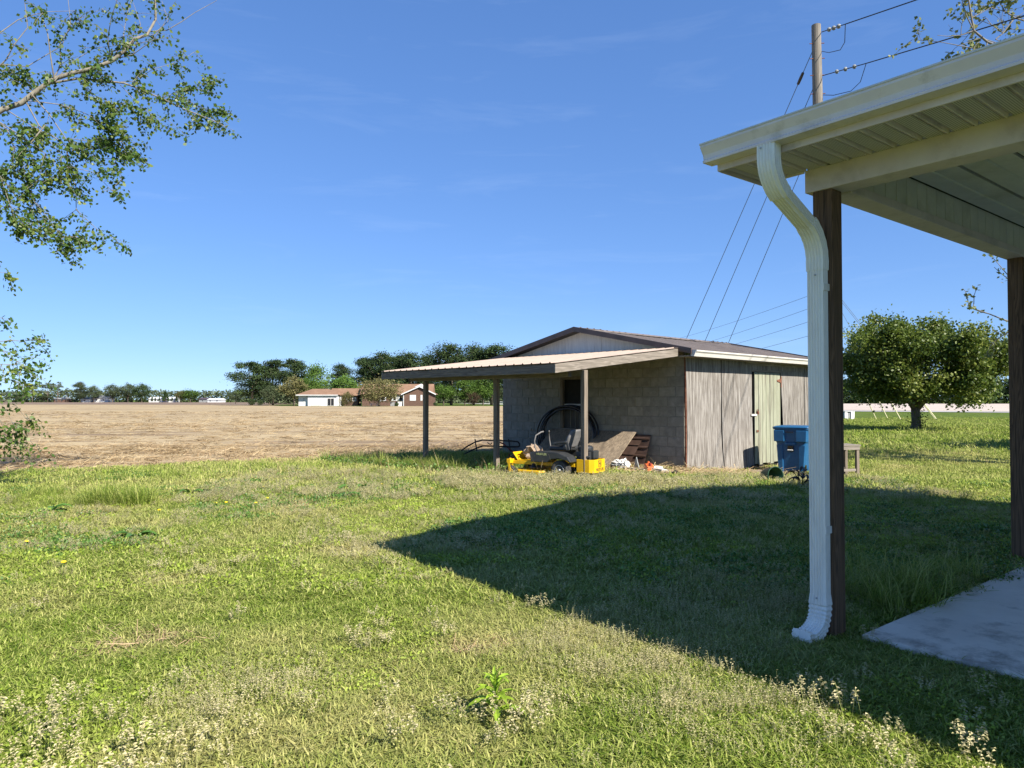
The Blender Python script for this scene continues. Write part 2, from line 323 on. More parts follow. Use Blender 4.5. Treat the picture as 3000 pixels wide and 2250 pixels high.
M['stubble'] = fieldmat('stubble', (.28,.21,.12), (.36,.285,.17), (.43,.35,.22), (.165,.12,.082))
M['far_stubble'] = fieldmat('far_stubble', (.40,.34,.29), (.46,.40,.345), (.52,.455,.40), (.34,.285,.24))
M['brown_field'] = fieldmat('brown_field', (.15,.11,.085), (.20,.15,.115), (.25,.19,.14), (.10,.075,.06))
# foliage
M['leaf_poplar'] = leafmat('leaf_poplar', (.045,.095,.018), (.085,.15,.028), (.22,.25,.055), .42)
M['leaf_pear'] = leafmat('leaf_pear', (.045,.085,.012), (.115,.16,.026), (.29,.31,.07), .36)
M['leaf_bud'] = leafmat('leaf_bud', (.09,.12,.035), (.16,.19,.055), (.27,.27,.11), .30)
M['needle_dark'] = leafmat('needle_dark', (.022,.042,.018), (.042,.070,.026), (.080,.110,.040), .12, rough=.8, spec=.1)
M['leaf_bright'] = leafmat('leaf_bright', (.05,.10,.02), (.09,.16,.03), (.15,.22,.05), .25, rough=.7, spec=.1)
M['leaf_olive'] = leafmat('leaf_olive', (.075,.075,.03), (.13,.125,.05), (.20,.18,.08), .22, rough=.7, spec=.1)
M['leaf_far'] = leafmat('leaf_far', (.04,.06,.03), (.075,.10,.05), (.12,.14,.075), .15, rough=.8, spec=.1)
M['leaf_redbrown'] = leafmat('leaf_redbrown', (.04,.03,.02), (.08,.055,.035), (.12,.09,.05), .15, rough=.8, spec=.1)
M['leaf_weed'] = leafmat('leaf_weed', (.06,.14,.022), (.10,.20,.035), (.19,.29,.07), .3, rough=.45, spec=.4)
M['leaf_lime'] = leafmat('leaf_lime', (.17,.25,.025), (.27,.35,.045), (.38,.45,.10), .35, rough=.6, spec=.2)
M['leaf_yellow'] = leafmat('leaf_yellow', (.22,.34,.03), (.32,.45,.045), (.42,.52,.09), .4, spec=.3)
M['blade'] = leafmat('blade', (.095,.165,.014), (.27,.345,.055), (.47,.48,.16), .36, inst=(.53,.46,.21), rough=.6, spec=.12)
M['seedhead'] = leafmat('seedhead', (.20,.26,.06), (.46,.42,.22), (.68,.61,.40), .35, inst=(.52,.46,.24), rough=.8, spec=.1)
M['straw'] = leafmat('straw', (.22,.15,.075), (.38,.28,.15), (.52,.42,.25), .2, inst=(.40,.28,.18), rough=.8, spec=.1)
M['dead_leaf'] = leafmat('dead_leaf', (.02,.016,.012), (.035,.028,.02), (.06,.045,.03), .1)
M['dandelion'] = plain('dandelion', (.75,.52,.02), (.85,.62,.03), 9, rough=.7, bmp=0)
# ------------------------------------------------------------------ the setting: ground, fields, road
def axis_pts(lo, hi, a, b, step, grow=1.22):
    p = list(np.arange(a, b + 1e-6, step)); s = step
    while p[-1] < hi: s *= grow; p.append(min(hi, p[-1] + s))
    s = step
    while p[0] > lo: s *= grow; p.insert(0, max(lo, p[0] - s))
    return np.array(p)
def sheet(name, xs, ys, zf, mat, **kw):
    X, Y = np.meshgrid(xs, ys); Z = zf(X, Y); nx, ny = len(xs), len(ys)
    b = MB(); b.v = list(zip(X.ravel(), Y.ravel(), Z.ravel()))
    b.f = [(j * nx + i, j * nx + i + 1, (j + 1) * nx + i + 1, (j + 1) * nx + i) for j in range(ny - 1) for i in range(nx - 1)]
    return tag(b.build(name, mat, smooth=True), kind='structure')
sheet('ground', axis_pts(-1500, 1500, -14, 16, .35), axis_pts(-60, 2500, 0, 28, .35), tz, M['lawn_soil'])
def strip(name, left, right, mat, dz, n=40, m=24, curve=1.0):
    """surface between two plan polylines, laid on the land"""
    def along(pl, t):
        pl = [Vector(p).to_3d() for p in pl]; ln = [(pl[i + 1] - pl[i]).length for i in range(len(pl) - 1)]; s = t * sum(ln)
        for i, l in enumerate(ln):
            if s <= l or i == len(ln) - 1: return pl[i].lerp(pl[i + 1], min(1, s / l))
            s -= l
    b = MB()
    def fn(u, v):
        a = along(left, u); c = along(right, u); p = a.lerp(c, v ** curve); return (p.x, p.y, gz(p.x, p.y) + dz)
    b.grid(fn, n, m); return tag(b.build(name, mat, smooth=True), kind='structure')
FIELD_EDGE = [(-60, -12), (-16, 8.0), (-9.6, 12.6), (-7.4, 14.7), (-5.8, 16.8), (-3.8, 18.2), (-.4, 20.6), (3.0, 24.5), (6.5, 33)]
strip('stubble_field', FIELD_EDGE, [(-420, 200), (-300, 215), (-190, 222), (-120, 222), (-72, 205), (-56, 172), (-30, 170), (0, 172), (22, 172)], M['stubble'], .03, n=90, m=60, curve=2.4)
strip('brown_field', [(-420, 205), (-190, 226), (-120, 226), (-75, 208)], [(-560, 420), (-260, 395), (-150, 395), (-70, 395)], M['brown_field'], .035, n=30, m=16)
ROAD = [(130, 52), (75, 83), (63, 90), (46.8, 100), (35, 113), (22, 150), (6, 205), (-9, 262), (-40, 350)]
def offset(pl, d):
    o = []
    for i, p in enumerate(pl):
        a = Vector(pl[max(i - 1, 0)]); c = Vector(pl[min(i + 1, len(pl) - 1)]); t = (c - a).normalized(); o.append((p[0] + t.y * d, p[1] - t.x * d))
    return o
strip('road', offset(ROAD, -3.2), offset(ROAD, 3.2), M['road_asphalt'], .05, n=60, m=2)
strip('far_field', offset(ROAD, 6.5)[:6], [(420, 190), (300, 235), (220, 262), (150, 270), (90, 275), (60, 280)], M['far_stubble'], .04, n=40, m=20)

# ------------------------------------------------------------------ block shed
SHED_ROT = math.radians(43.0); SO = Vector((3.4817, 14.2, 0))
def sp(X, Y, z=0):   # shed frame to world
    c, s = math.cos(SHED_ROT), math.sin(SHED_ROT); return Vector((SO.x + c * X - s * Y, SO.y + s * X + c * Y, z))
shed = thing('block_shed', 'old grey block shed with weathered plywood side and low brown metal roof', 'shed', SO, SHED_ROT)
SW, SLN = 5.45, 5.9
WIN = (2.62, 3.40, .69, 1.87)     # window opening Y0 Y1 z0 z1
fw = MB()
for y0, y1, z0, z1 in ((0.03, WIN[0], -.3, 2.24), (WIN[1], SW, -.3, 2.24), (WIN[0], WIN[1], -.3, WIN[2]), (WIN[0], WIN[1], WIN[3], 2.24)):
    fw.box(.003, .19, y0, y1, z0, z1)
front = fw.build('front_wall', M['mortar'], shed)
bcache = {}
def block_mesh(ly, lz):
    k = (round(ly, 3), round(lz, 3))
    if k not in bcache:
        b = MB(); c = .004; d = .012
        b.add([(d,0,0),(d,ly,0),(d,ly,lz),(d,0,lz),(0,c,c),(0,ly-c,c),(0,ly-c,lz-c),(0,c,lz-c)], [(4,5,6,7),(0,1,5,4),(1,2,6,5),(2,3,7,6),(3,0,4,7)])
        bcache[k] = b.mesh('block', M['block'])
    return bcache[k]
J = .010; CH = .2032; BL = .4064
def clip(y0, y1, z0, z1):
    """cut a block rectangle back from the window opening"""
    a0, a1, b0, b1 = WIN
    if y1 <= a0 or y0 >= a1 or z1 <= b0 or z0 >= b1: return (y0, y1, z0, z1)
    if y0 < a0 and y1 <= a1: return (y0, a0, z0, z1)
    if y0 >= a0 and y1 > a1: return (a1, y1, z0, z1)
    if z0 < b0: return (y0, y1, z0, b0)
    if z1 > b1: return (y0, y1, b1, z1)
    return None
for k in range(12):
    z1 = 2.229 - k * CH; z0 = z1 - CH; y = .035 - (BL / 2 if k % 2 else 0)
    while y < SW - .02:
        r = clip(max(y, .035), min(y + BL, SW), z0, z1); y += BL
        if r is None or r[1] - r[0] < .05 or r[3] - r[2] < .04: continue
        link('block', block_mesh(r[1] - r[0] - J, r[3] - r[2] - J), front, loc=(-.004 + rnd.uniform(-.0025, .002), r[0] + J / 2, r[2] + J / 2), rot=(rnd.uniform(-.004, .004), 0, rnd.uniform(-.005, .005)))
MB().box(0.19, SLN, SW - .19, SW, -.3, 2.2).build('left_wall', M['block'], shed)
MB().box(SLN - .19, SLN, .03, SW - .19, -.3, 2.2).build('back_wall', M['block'], shed)
MB().box(.19, SLN - .19, .05, .12, -.3, 2.2).build('side_framing', M['dark_void'], shed)
MB().box(.19, SLN, .12, SW - .19, -.26, -.2).build('shed_floor', M['interior'], shed)
# window
wn = MB()
for y0, y1, z0, z1 in ((WIN[0]-.03, WIN[0]+.05, WIN[2], WIN[3]), (WIN[1]-.05, WIN[1]+.03, WIN[2], WIN[3]), (WIN[0]+.05, WIN[1]-.05, WIN[3]-.05, WIN[3]+.02)):
    wn.box(-.02, .10, y0, y1, z0, z1)
win = wn.build('window', M['grey_wood_z'], shed, bevel=.004)
MB().box(-.04, .11, WIN[0]-.06, WIN[1]+.06, WIN[2]-.045, WIN[2]).build('sill', M['grey_wood_y'], win)
MB().box(.03, .075, WIN[0]+.05, WIN[1]-.05, 1.215, 1.255).build('meeting_rail', M['white_paint'], win)
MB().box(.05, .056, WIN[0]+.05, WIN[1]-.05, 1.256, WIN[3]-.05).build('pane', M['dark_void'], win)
MB().box(.05, .056, WIN[0]+.05, WIN[1]-.05, WIN[2], 1.214).build('pane', M['interior'], win)
for yy in (2.86, 3.0, 3.14): MB().box(.04, .049, yy, yy + .012, WIN[2], 1.214).build('muntin', M['block'], win)
# plywood side: sheets that have warped apart, the seams open downwards
def panel(xa, xb, z0, z1, flare, name='plywood_sheet', rag=.03, y=-.006, amp=.012):
    sd = rnd.uniform(0, 10)
    def fn(side):
        def g(u, v):
            z = z0 + (z1 - z0) * v; x = xa(z) * (1 - u) + xb(z) * u
            if v == 0: z += rag * (vnoise(np.array(x * 7.0 + sd), np.array(sd)) - .5) * 2 + rag * .5 * math.sin(u * 23 + sd)
            yy = y - flare * max(0, (.75 - z)) ** 2 * (.4 + .6 * u) - amp * math.sin(3.1 * u) * math.sin(2.2 * v + sd) * .5
            return (x, yy - side * .014, z)
        return g
    b = MB(); nu, nv = 18, 14; b.grid(fn(1), nu, nv); n = len(b.v); b.grid(fn(0), nu, nv); W = nu + 1
    rim = [i for i in range(W)] + [j * W + nu for j in range(1, nv + 1)] + [nv * W + i for i in range(nu - 1, -1, -1)] + [j * W for j in range(nv - 1, 0, -1)]
    b.f += [(a, c, n + c, n + a) for a, c in zip(rim, rim[1:] + rim[:1])]
    return b.build(name, M['plywood'], shed)
K = lambda c: (lambda z: c)
seam1 = lambda z: 1.31 + .03 * max(0, 1.2 - z) + .10 * max(0, .45 - z) ** 1.6
panel(lambda z: -.012 + .02 * math.sin(2 * z), lambda z: seam1(z) - .016 - .030 * max(0, 1 - abs(z - .75) / .9), -.17, 2.23, .02)
panel(lambda z: seam1(z) + .012, lambda z: 2.60 + .012 * math.sin(2.5 * z + 1), -.17, 2.23, .05, rag=.05)
panel(K(2.60), K(3.98), 2.035, 2.23, 0, rag=.004)
panel(lambda z: 3.985 + .085 * max(0, 1.75 - z), K(5.19), -.17, 2.034, .02)
panel(K(3.985), K(5.19), 2.036, 2.23, 0, rag=.004)
panel(K(5.225), K(5.92), -.17, 2.23, .015)
MB().box(2.60, 3.98, -.012, .03, 1.985, 2.033).build('door_header', M['grey_wood_x'], shed)
MB().box(2.30, 5.6, -.034, -.016, 2.135, 2.20).build('eave_board', M['grey_wood_x'], shed)
MB().box(-.03, -.005, -.012, .02, -.2, 2.22).build('corner_strip', M['rust'], shed)
# plank door
door = MB().box(2.70, 3.93, -.004, .01, -.08, 1.97).build('door', M['dark_void'], shed)
pw = (3.93 - 2.70) / 7
for i in range(7):
    a = 2.70 + i * pw; j = rnd.uniform(-.004, .004); zb = -.10 + rnd.uniform(-.03, .02)
    MB().box(a + .007, a + pw - .007, -.028 + j, -.006 + j, zb, 1.975).build('plank', M['door_green'], door, bevel=.003)
for z in (1.80, .62):
    hg = MB(); hg.prism([(3.93, z - .05), (3.93, z + .05), (3.74, z + .012), (3.74, z - .012)], 'y', -.042, -.034)
    hg.box(3.925, 3.955, -.05, -.03, z - .16, z + .10); hg.build('hinge', M['rust'], door)
hp = MB(); hp.box(2.52, 2.76, -.05, -.03, .99, 1.03); hp.build('hasp', M['white_paint'], door)
pk = MB(); pk.box(2.76, 2.82, -.07, -.035, 1.02, 1.09); pk.tube([(2.77,-.05,1.09),(2.775,-.05,1.13),(2.81,-.05,1.13),(2.815,-.05,1.09)], .006, 6); pk.build('padlock', M['rust'], door)
MB().box(2.76, 2.83, -.05, -.03, .62, .665).build('latch', M['rust'], door)
# gable
RZ, EZ = 2.965, 2.345; RY = SW / 2; OH = .30; PIT = (RZ - EZ) / (RY + .22)
gb = MB(); ng = 5
for i in range(ng):
    y0 = SW * i / ng + .004; y1 = SW * (i + 1) / ng - .004
    top = lambda y: RZ - .06 - PIT * abs(y - RY)
    ys = [y0] + ([RY] if y0 < RY < y1 else []) + [y1]
    MB().prism([(y0, 2.232), (y1, 2.232)] + [(y, top(y)) for y in reversed(ys)], 'x', -.012, .004).build('gable_board', M['gable_white'], shed)
MB().prism([(0.02, 2.24), (SW - .02, 2.24), (SW - .02, RZ - .07 - PIT * RY), (RY, RZ - .07), (.02, RZ - .07 - PIT * RY)], 'x', .006, .03).build('gable_backing', M['dark_void'], shed)
# ribbed metal sheets: built as one profile per sheet, shared by its neighbours
def rib_profile(width, nrib, h=.018, rw=.022, sub=1):
    p = [0.0]; z = [0.0]; s = width / nrib
    for i in range(nrib):
        c = (i + .5) * s
        p += [c - rw, c - rw * .45, c + rw * .45, c + rw]; z += [0, h, h, 0]
    return p + [width], z + [0.0]
def rib_sheet(width, nrib, length, mat, sag=None, seg=1, th=.004):
    p, z = rib_profile(width, nrib); b = MB(); n = len(p); k = seg + 1
    for off in (0, -th):
        for j in range(k):
            t = j / seg; b.v += [(x, t * length, zz + off) for x, zz in zip(p, z)]
    for lay in (0, 1):
        o = lay * n * k
        b.f += [(o + j * n + i, o + j * n + i + 1, o + (j + 1) * n + i + 1, o + (j + 1) * n + i) for j in range(seg) for i in range(n - 1)]
    o = n * k
    b.f += [(i, i + 1, o + i + 1, o + i) for i in range(n - 1)] + [(o - n + i, o - n + i + 1, 2 * o - n + i + 1, 2 * o - n + i) for i in range(n - 1)]
    b.f += [(j * n, (j + 1) * n, o + (j + 1) * n, o + j * n) for j in range(seg)] + [(j * n + n - 1, (j + 1) * n + n - 1, o + (j + 1) * n + n - 1, o + j * n + n - 1) for j in range(seg)]
    return b.mesh('roof_sheet', mat)
roof_len = SLN + 2 * OH; slope_l = math.hypot(RY + .32, (RZ - EZ) * (RY + .32) / (RY + .22)); ang = math.atan2(RZ - EZ, RY + .22)
rme = rib_sheet(roof_len / 7 - .003, 4, slope_l, M['roof_brown'])
for i in range(7):
    x = -OH + i * roof_len / 7; dz = -.035 * math.sin(math.pi * (i + .5) / 7)       # the ridge sags a little
    link('roof_sheet', rme, shed, loc=(x, -.32, EZ - .023 + dz * .3), rot=(ang + dz * .2, 0, 0))
    link('roof_sheet', rme, shed, loc=(x + roof_len / 7 - .003, SW + .22, EZ + dz * .3), rot=(ang + dz * .2, 0, math.pi))
rc = MB(); rc.prism([(RY - .16, RZ - .02), (RY, RZ + .03), (RY + .16, RZ - .02), (RY + .16, RZ - .03), (RY, RZ + .02), (RY - .16, RZ - .03)], 'x', -OH - .01, SLN + OH + .01); rc.build('ridge_cap', M['roof_brown'], shed)
for s, nm in ((-1, 'rake_trim'), (1, 'rake_trim')):
    for X in (-OH - .022, SLN + OH + .002):
        y1 = RY + s * (RY + (.33 if s < 0 else .23)); ee = EZ - (.023 if s < 0 else 0); b = MB(); b.add([(X, RY, RZ + .035), (X, y1, ee + .035), (X, y1, ee - .075), (X, RY, RZ - .075), (X + .02, RY, RZ + .035), (X + .02, y1, ee + .035), (X + .02, y1, ee - .075), (X + .02, RY, RZ - .075)],
            [(0,1,2,3),(7,6,5,4),(0,4,5,1),(1,5,6,2),(2,6,7,3),(3,7,4,0)]); b.build(nm, M['brown_metal'], shed)
MB().add([(-OH, RY, RZ - .06), (-OH, -.2, EZ - .06), (SLN + OH, -.2, EZ - .06), (SLN + OH, RY, RZ - .06), (SLN + OH, SW + .2, EZ - .06), (-OH, SW + .2, EZ - .06)], [(0,1,2,3),(0,3,4,5)]).build('roof_deck', M['interior'], shed)
GS = -.10; EZ_ = EZ; EZ = EZ - .023
gp = [(-.20, EZ - .005), (-.20, EZ - .12), (-.27, EZ - .125), (-.30, EZ - .06), (-.33, EZ - .03), (-.335, EZ - .005), (-.325, EZ - .005), (-.29, EZ - .05), (-.265, EZ - .113), (-.208, EZ - .11), (-.208, EZ - .005)]
gp = [(a + GS, b) for a, b in gp]
MB().prism(gp, 'x', -OH + .02, SLN + OH).build('gutter', M['white_paint'], shed)
MB().prism([(-.3, EZ), (-.3, EZ - .12), (-.37, EZ - .125), (-.43, EZ)], 'x', -OH + .012, -OH + .02).build('gutter_end', M['white_paint'], shed)
MB().box(-OH, SLN + OH, -.298, -.28, EZ - .13, EZ - .02).build('fascia', M['dark_void'], shed)
MB().box(-OH + .02, SLN + OH - .02, -.278, -.022, EZ - .125, EZ - .10).build('eave_soffit', M['grey_wood_x'], shed)

# ------------------------------------------------------------------ lean-to in front of the shed
lean = thing('lean_to', 'open lean-to with tan ribbed metal roof on three rough wooden posts', 'shelter', SO, SHED_ROT)
LX, LB, LY0, LY1 = -3.82, 1.945, -.03, 5.15; LT = 2.40
lang = math.atan2(LT - LB, -LX)
lme = rib_sheet((LY1 - LY0) / 6 - .002, 4, math.hypot(LX, LT - LB) - .06, M['roof_tan'])
for i in range(6):
    y = LY1 - i * (LY1 - LY0) / 6
    o = link('roof_sheet', lme, lean); o.location = (LX - .015, y, LB + .012)
    o.rotation_euler = (Matrix.Rotation(-math.pi / 2, 4, 'Z') @ Matrix.Rotation(lang, 4, 'X')).to_euler()
MB().box(LX, LX + .04, LY0 + .041, LY1 - .04, LB - .155, LB - .008).build('front_fascia', M['grey_wood_y'], lean, bevel=.004)
for y, mt in ((LY0, 'grey_wood_x'), (LY1 - .04, 'grey_wood_x')):
    b = MB(); x1 = -.30; zt = LB + (LT - LB) * (x1 - LX) / -LX
    b.prism([(LX - .002, LB - .155), (x1, zt - .155), (x1, zt - .008), (LX - .002, LB - .008)], 'y', y, y + .04); b.build('rake_board', M[mt], lean, bevel=.004)
for i in range(1, 8):
    y = LY0 + i * (LY1 - LY0) / 8; b = MB()
    b.prism([(LX + .05, LB - .14), (-.02, LT - .14), (-.02, LT - .012), (LX + .05, LB - .012)], 'y', y - .02, y + .02); b.build('rafter', M['grey_wood_x'], lean)
MB().box(-3.30, -3.22, .16, 4.85, 1.745, 1.86).build('beam', M['grey_wood_y'], lean, bevel=.004)
MB().box(-.045, -.012, .02, LY1, LT - .16, LT - .02).build('ledger', M['grey_wood_y'], lean)
for X, Y, wd in ((-3.10, -.02, .09), (-3.26, 2.04, .09), (-3.26, 4.30, .09)):
    p = sp(X, Y); b = MB(); b.box(-wd/2, wd/2, -wd/2, wd/2, gz(p.x, p.y) - .2, 1.86 if X > -3.2 else 1.742); b.build('post', M['grey_wood_z'], lean, bevel=.006, loc=(X, Y, 0), rot=(0, 0, rnd.uniform(-.04, .04)))
# ------------------------------------------------------------------ the porch at the corner of the house
PR = math.radians(38.2); PO = Vector((1.876, 4.12, 0))
def pp(X, Y, z=0):
    c, s = math.cos(PR), math.sin(PR); return Vector((PO.x + c * X - s * Y, PO.y + s * X + c * Y, z))
porch = thing('porch', 'covered porch corner with white gutter, vented soffit and dark wooden posts', 'porch', PO, PR)
PW, PL = 6.2, -9.0                         # span between corner posts; how far the roof runs back
for X in (-.03, PW / 2, PW): 
    MB().box(-.058, .058, -.058, .058, -.3, 2.57).build('post', M['post_wood'], porch, bevel=.006, loc=(X, .022 if X < 1 else 0, 0))
MB().box(-.07, .07, -.07, .07, -.3, 2.57).build('post', M['post_wood'], porch, bevel=.006, loc=(0, -4.3, 0))
# wrapped beams
MB().box(-.10, .06, PL, .12, 2.57, 2.705).build('eave_beam', M['cream_trim'], porch, bevel=.004)
MB().box(PW - .06, PW + .10, PL, .12, 2.57, 2.705).build('eave_beam', M['cream_trim'], porch, bevel=.004)
MB().box(.062, PW - .062, -.075, .075, 2.56, 2.615).build('end_beam', M['cream_trim'], porch, bevel=.004)
np_ = 40; pw_ = (PW - .124) / np_; pm = MB().box(0, pw_ - .006, 0, .012, 0, .186).mesh('bead_panel', M['white_paint'])
for i in range(np_): link('bead_panel', pm, porch, loc=(.062 + i * pw_, -.066, 2.617))
MB().box(.062, PW - .062, -.052, .06, 2.617, 2.83).build('end_beam_core', M['interior'], porch)
# ceiling boards
nb = 15; bw = 4.4 / nb; cm = MB().prism([(.012, 0), (bw * .5 - .01, 0), (bw * .5, .012), (bw * .5 + .01, 0), (bw - .012, 0), (bw - .012, .02), (.012, .02)], 'x', .064, PW - .064).mesh('ceiling_board', M['white_paint'])
for i in range(nb): link('ceiling_board', cm, porch, loc=(0, -.07 - (i + 1) * bw, 2.803))
MB().box(.064, PW - .064, -4.46, -.07, 2.827, 2.84).build('ceiling_deck', M['interior'], porch)
# boxed eave: perforated soffit strips with folded ribs
SX0, SX1, SZ = -.548, -.104, 2.70; sw_ = .127
pf = MB(); pf.box(SX0, SX1, 0, .082, SZ, SZ + .006); pfm = pf.mesh('soffit_strip', M['soffit_perforated'])
rb = MB(); rb.prism([(.084, SZ + .002), (.094, SZ + .016), (.100, SZ + .016), (.106, SZ - .004), (.112, SZ - .004), (.118, SZ + .016), (.125, SZ + .002), (.125, SZ + .022), (.084, SZ + .022)], 'x', SX0, SX1); rbm = rb.mesh('soffit_rib', M['gutter_white'])
n_s = int((.39 - PL) / sw_)
for i in range(n_s):
    s_ = link('soffit_strip', pfm, porch, loc=(0, .385 - (i + 1) * sw_, 0)); link('soffit_rib', rbm, s_)
MB().box(SX0 - .016, SX0 - .002, PL, .395, SZ - .022, SZ + .115).build('fascia', M['cream_trim'], porch, bevel=.002)
MB().box(SX0 - .001, SX1 + .004, .388, .396, SZ - .022, SZ + .13).build('eave_return', M['cream_trim'], porch)
MB().box(SX1 + .0005, SX1 + .0035, .12, .386, SZ - .012, SZ + .02).build('soffit_channel', M['gutter_white'], porch)
def ogee(x, z):   # K-style gutter profile, outer skin then inner
    o = [(0, .10), (0, 0), (-.085, 0), (-.088, .012), (-.078, .02), (-.085, .045), (-.102, .07), (-.112, .085), (-.112, .102)]
    i = [(-.107, .102), (-.107, .087), (-.098, .073), (-.080, .047), (-.073, .02), (-.078, .005), (-.005, .005), (-.005, .10)]
    return [(x + a, z + b) for a, b in o + i]
GX, GZ = SX0 - .018, 2.716
for sgn, gx in ((1, GX),):
    MB().prism(ogee(GX, GZ), 'y', PL, .425).build('gutter', M['gutter_white'], porch)
    MB().prism(ogee(GX, GZ)[:9], 'y', .4255, .430).build('gutter_end_cap', M['gutter_white'], porch)
    MB().prism([(GX - .117, GZ + .098), (GX - .104, GZ + .098), (GX - .104, GZ + .107), (GX - .117, GZ + .107)], 'y', PL, .432).build('gutter_lip', M['white_paint'], porch)
# roof: shallow gable, ridge parallel with the gutter
PT = .225; rx = PW / 2
def roofz(X): return 2.783 + PT * (rx + .60 - abs(X - rx))
for s in (-1, 1):
    e = rx + s * (rx + .60); b = MB()
    b.add([(rx, PL, roofz(rx)), (e, PL, roofz(e)), (e, .40, roofz(e)), (rx, .40, roofz(rx)), (rx, PL, roofz(rx) + .04), (e, PL, roofz(e) + .03), (e, .40, roofz(e) + .03), (rx, .40, roofz(rx) + .04)],
          [(0,1,2,3),(7,6,5,4),(0,4,5,1),(1,5,6,2),(2,6,7,3),(3,7,4,0)]); b.build('roof', M['roof_brown'], porch)
    b = MB(); b.add([(rx, .402, roofz(rx) + .02), (e, .402, roofz(e) + .02), (e, .402, roofz(e) - .07), (rx, .402, roofz(rx) - .10), (rx, .42, roofz(rx) + .02), (e, .42, roofz(e) + .02), (e, .42, roofz(e) - .07), (rx, .42, roofz(rx) - .10)],
          [(0,1,2,3),(7,6,5,4),(0,4,5,1),(1,5,6,2),(2,6,7,3),(3,7,4,0)]); b.build('rake_fascia', M['cream_trim'], porch)
MB().prism([(-.09, 2.71), (PW + .09, 2.71), (PW + .09, roofz(PW + .09) - .01), (rx, roofz(rx) - .01), (-.09, roofz(-.09) - .01)], 'y', .078, .11).build('gable_siding', M['white_paint'], porch)
# house wall behind the porch, out of the picture
hw = MB().box(0, PW, -9.0, -4.5, -.1, 2.8).build('house_wall', M['house_white'], porch)
for i in range(22): MB().prism([(-.012, .03 + i * .125), (-.028, .03 + i * .125), (-.004, .155 + i * .125), (-.001, .155 + i * .125)], 'y', -9.0, -4.5).build('lap_siding', M['white_paint'], hw)
# concrete slab with worn edge
sb = MB(); sb.box(.04, PW + .2, -4.5, -.115, -.2, .03); tag(sb.build('patio_slab', M['concrete'], None, bevel=.012, loc=PO, rot=(0, 0, PR)), kind='structure')
# downspout
ds = thing('downspout', 'white ribbed downspout with angled elbow fixed to the dark porch post', 'downspout', PO, PR)
def sweep(path, wy, wd, y0, ribs=True, wave=0.0):
    """rectangular ribbed pipe swept in the XZ plane"""
    prof = []
    def edge(a, b, n, nrm):
        for i in range(n):
            t = i / n; x = a[0] + (b[0] - a[0]) * t; y = a[1] + (b[1] - a[1]) * t; r = -.006 if (ribs and 0 < i and i % 3 == 2) else 0
            prof.append((x + nrm[0] * r, y + nrm[1] * r))
    hw_, hd = wy / 2, wd / 2; c = .008
    edge((-hw_ + c, -hd), (hw_ - c, -hd), 15, (0, -1)); edge((hw_, -hd + c), (hw_, hd - c), 10, (1, 0)); edge((hw_ - c, hd), (-hw_ + c, hd), 15, (0, 1)); edge((-hw_, hd - c), (-hw_, -hd + c), 10, (-1, 0))
    b = MB(); n = len(prof); k = len(path)
    for i, (x, z) in enumerate(path):
        x0, z0 = path[max(i - 1, 0)]; x1, z1 = path[min(i + 1, k - 1)]; d = Vector((x1 - x0, z1 - z0)).normalized(); nx, nz = d.y, -d.x
        sc_ = 1 + (wave if i % 2 else -wave)
        b.v += [(x + nx * q * sc_, y0 + p * sc_, z + nz * q * sc_) for p, q in prof]
    b.f = [(i * n + j, i * n + (j + 1) % n, (i + 1) * n + (j + 1) % n, (i + 1) * n + j) for i in range(k - 1) for j in range(n)]
    b.f += [tuple(range(n)), tuple(range((k - 1) * n, k * n))]; return b
def bend(p0, p1, p2, n=9):
    return [((1-t)**2 * p0[0] + 2*t*(1-t) * p1[0] + t*t * p2[0], (1-t)**2 * p0[1] + 2*t*(1-t) * p1[1] + t*t * p2[1]) for t in [i / n for i in range(n + 1)]]
DX, DY = -.122, .036; OX = GX - .045
up = [(OX, 2.722), (OX, 2.66)] + bend((OX, 2.655), (OX, 2.545), (OX + .11, 2.475))
sweep(up, .108, .082, DY, wave=.008).build('upper_elbow', M['downspout_white'], ds)
sweep([(OX + .10, 2.481), (DX - .10, 2.345)], .099, .073, DY).build('offset_pipe', M['downspout_white'], ds)
sweep(bend((DX - .115, 2.355), (DX, 2.28), (DX, 2.15)) + [(DX, 2.10)], .108, .082, DY, wave=.012).build('lower_elbow', M['downspout_white'], ds)
sweep([(DX, 2.12), (DX, 1.4), (DX, .8), (DX, .215)], .099, .073, DY).build('pipe', M['downspout_white'], ds)
kick = [(DX, .25), (DX, .20)] + bend((DX, .19), (DX - .005, .045), (DX - .15, .035), 18) + [(DX - .21, .045)]
sweep(kick, .107, .081, DY, wave=.06).build('kick_out', M['downspout_white'], ds)
for z in (2.0, .62): MB().box(DX - .030, -.083, DY - .054, DY - .0485, z - .02, z + .02).build('strap', M['downspout_white'], ds)
for x, y, z in ((OX - .044, DY + .02, 2.70), (DX - .041, DY - .01, 2.07), (DX - .041, DY, .235)): MB().lathe([(0.006, 0), (.006, .004), (.001, .006)], 8, Matrix.Translation((x, y, z)) @ Matrix.Rotation(-math.pi/2, 4, 'Y')).build('screw', M['bare_metal'], ds)

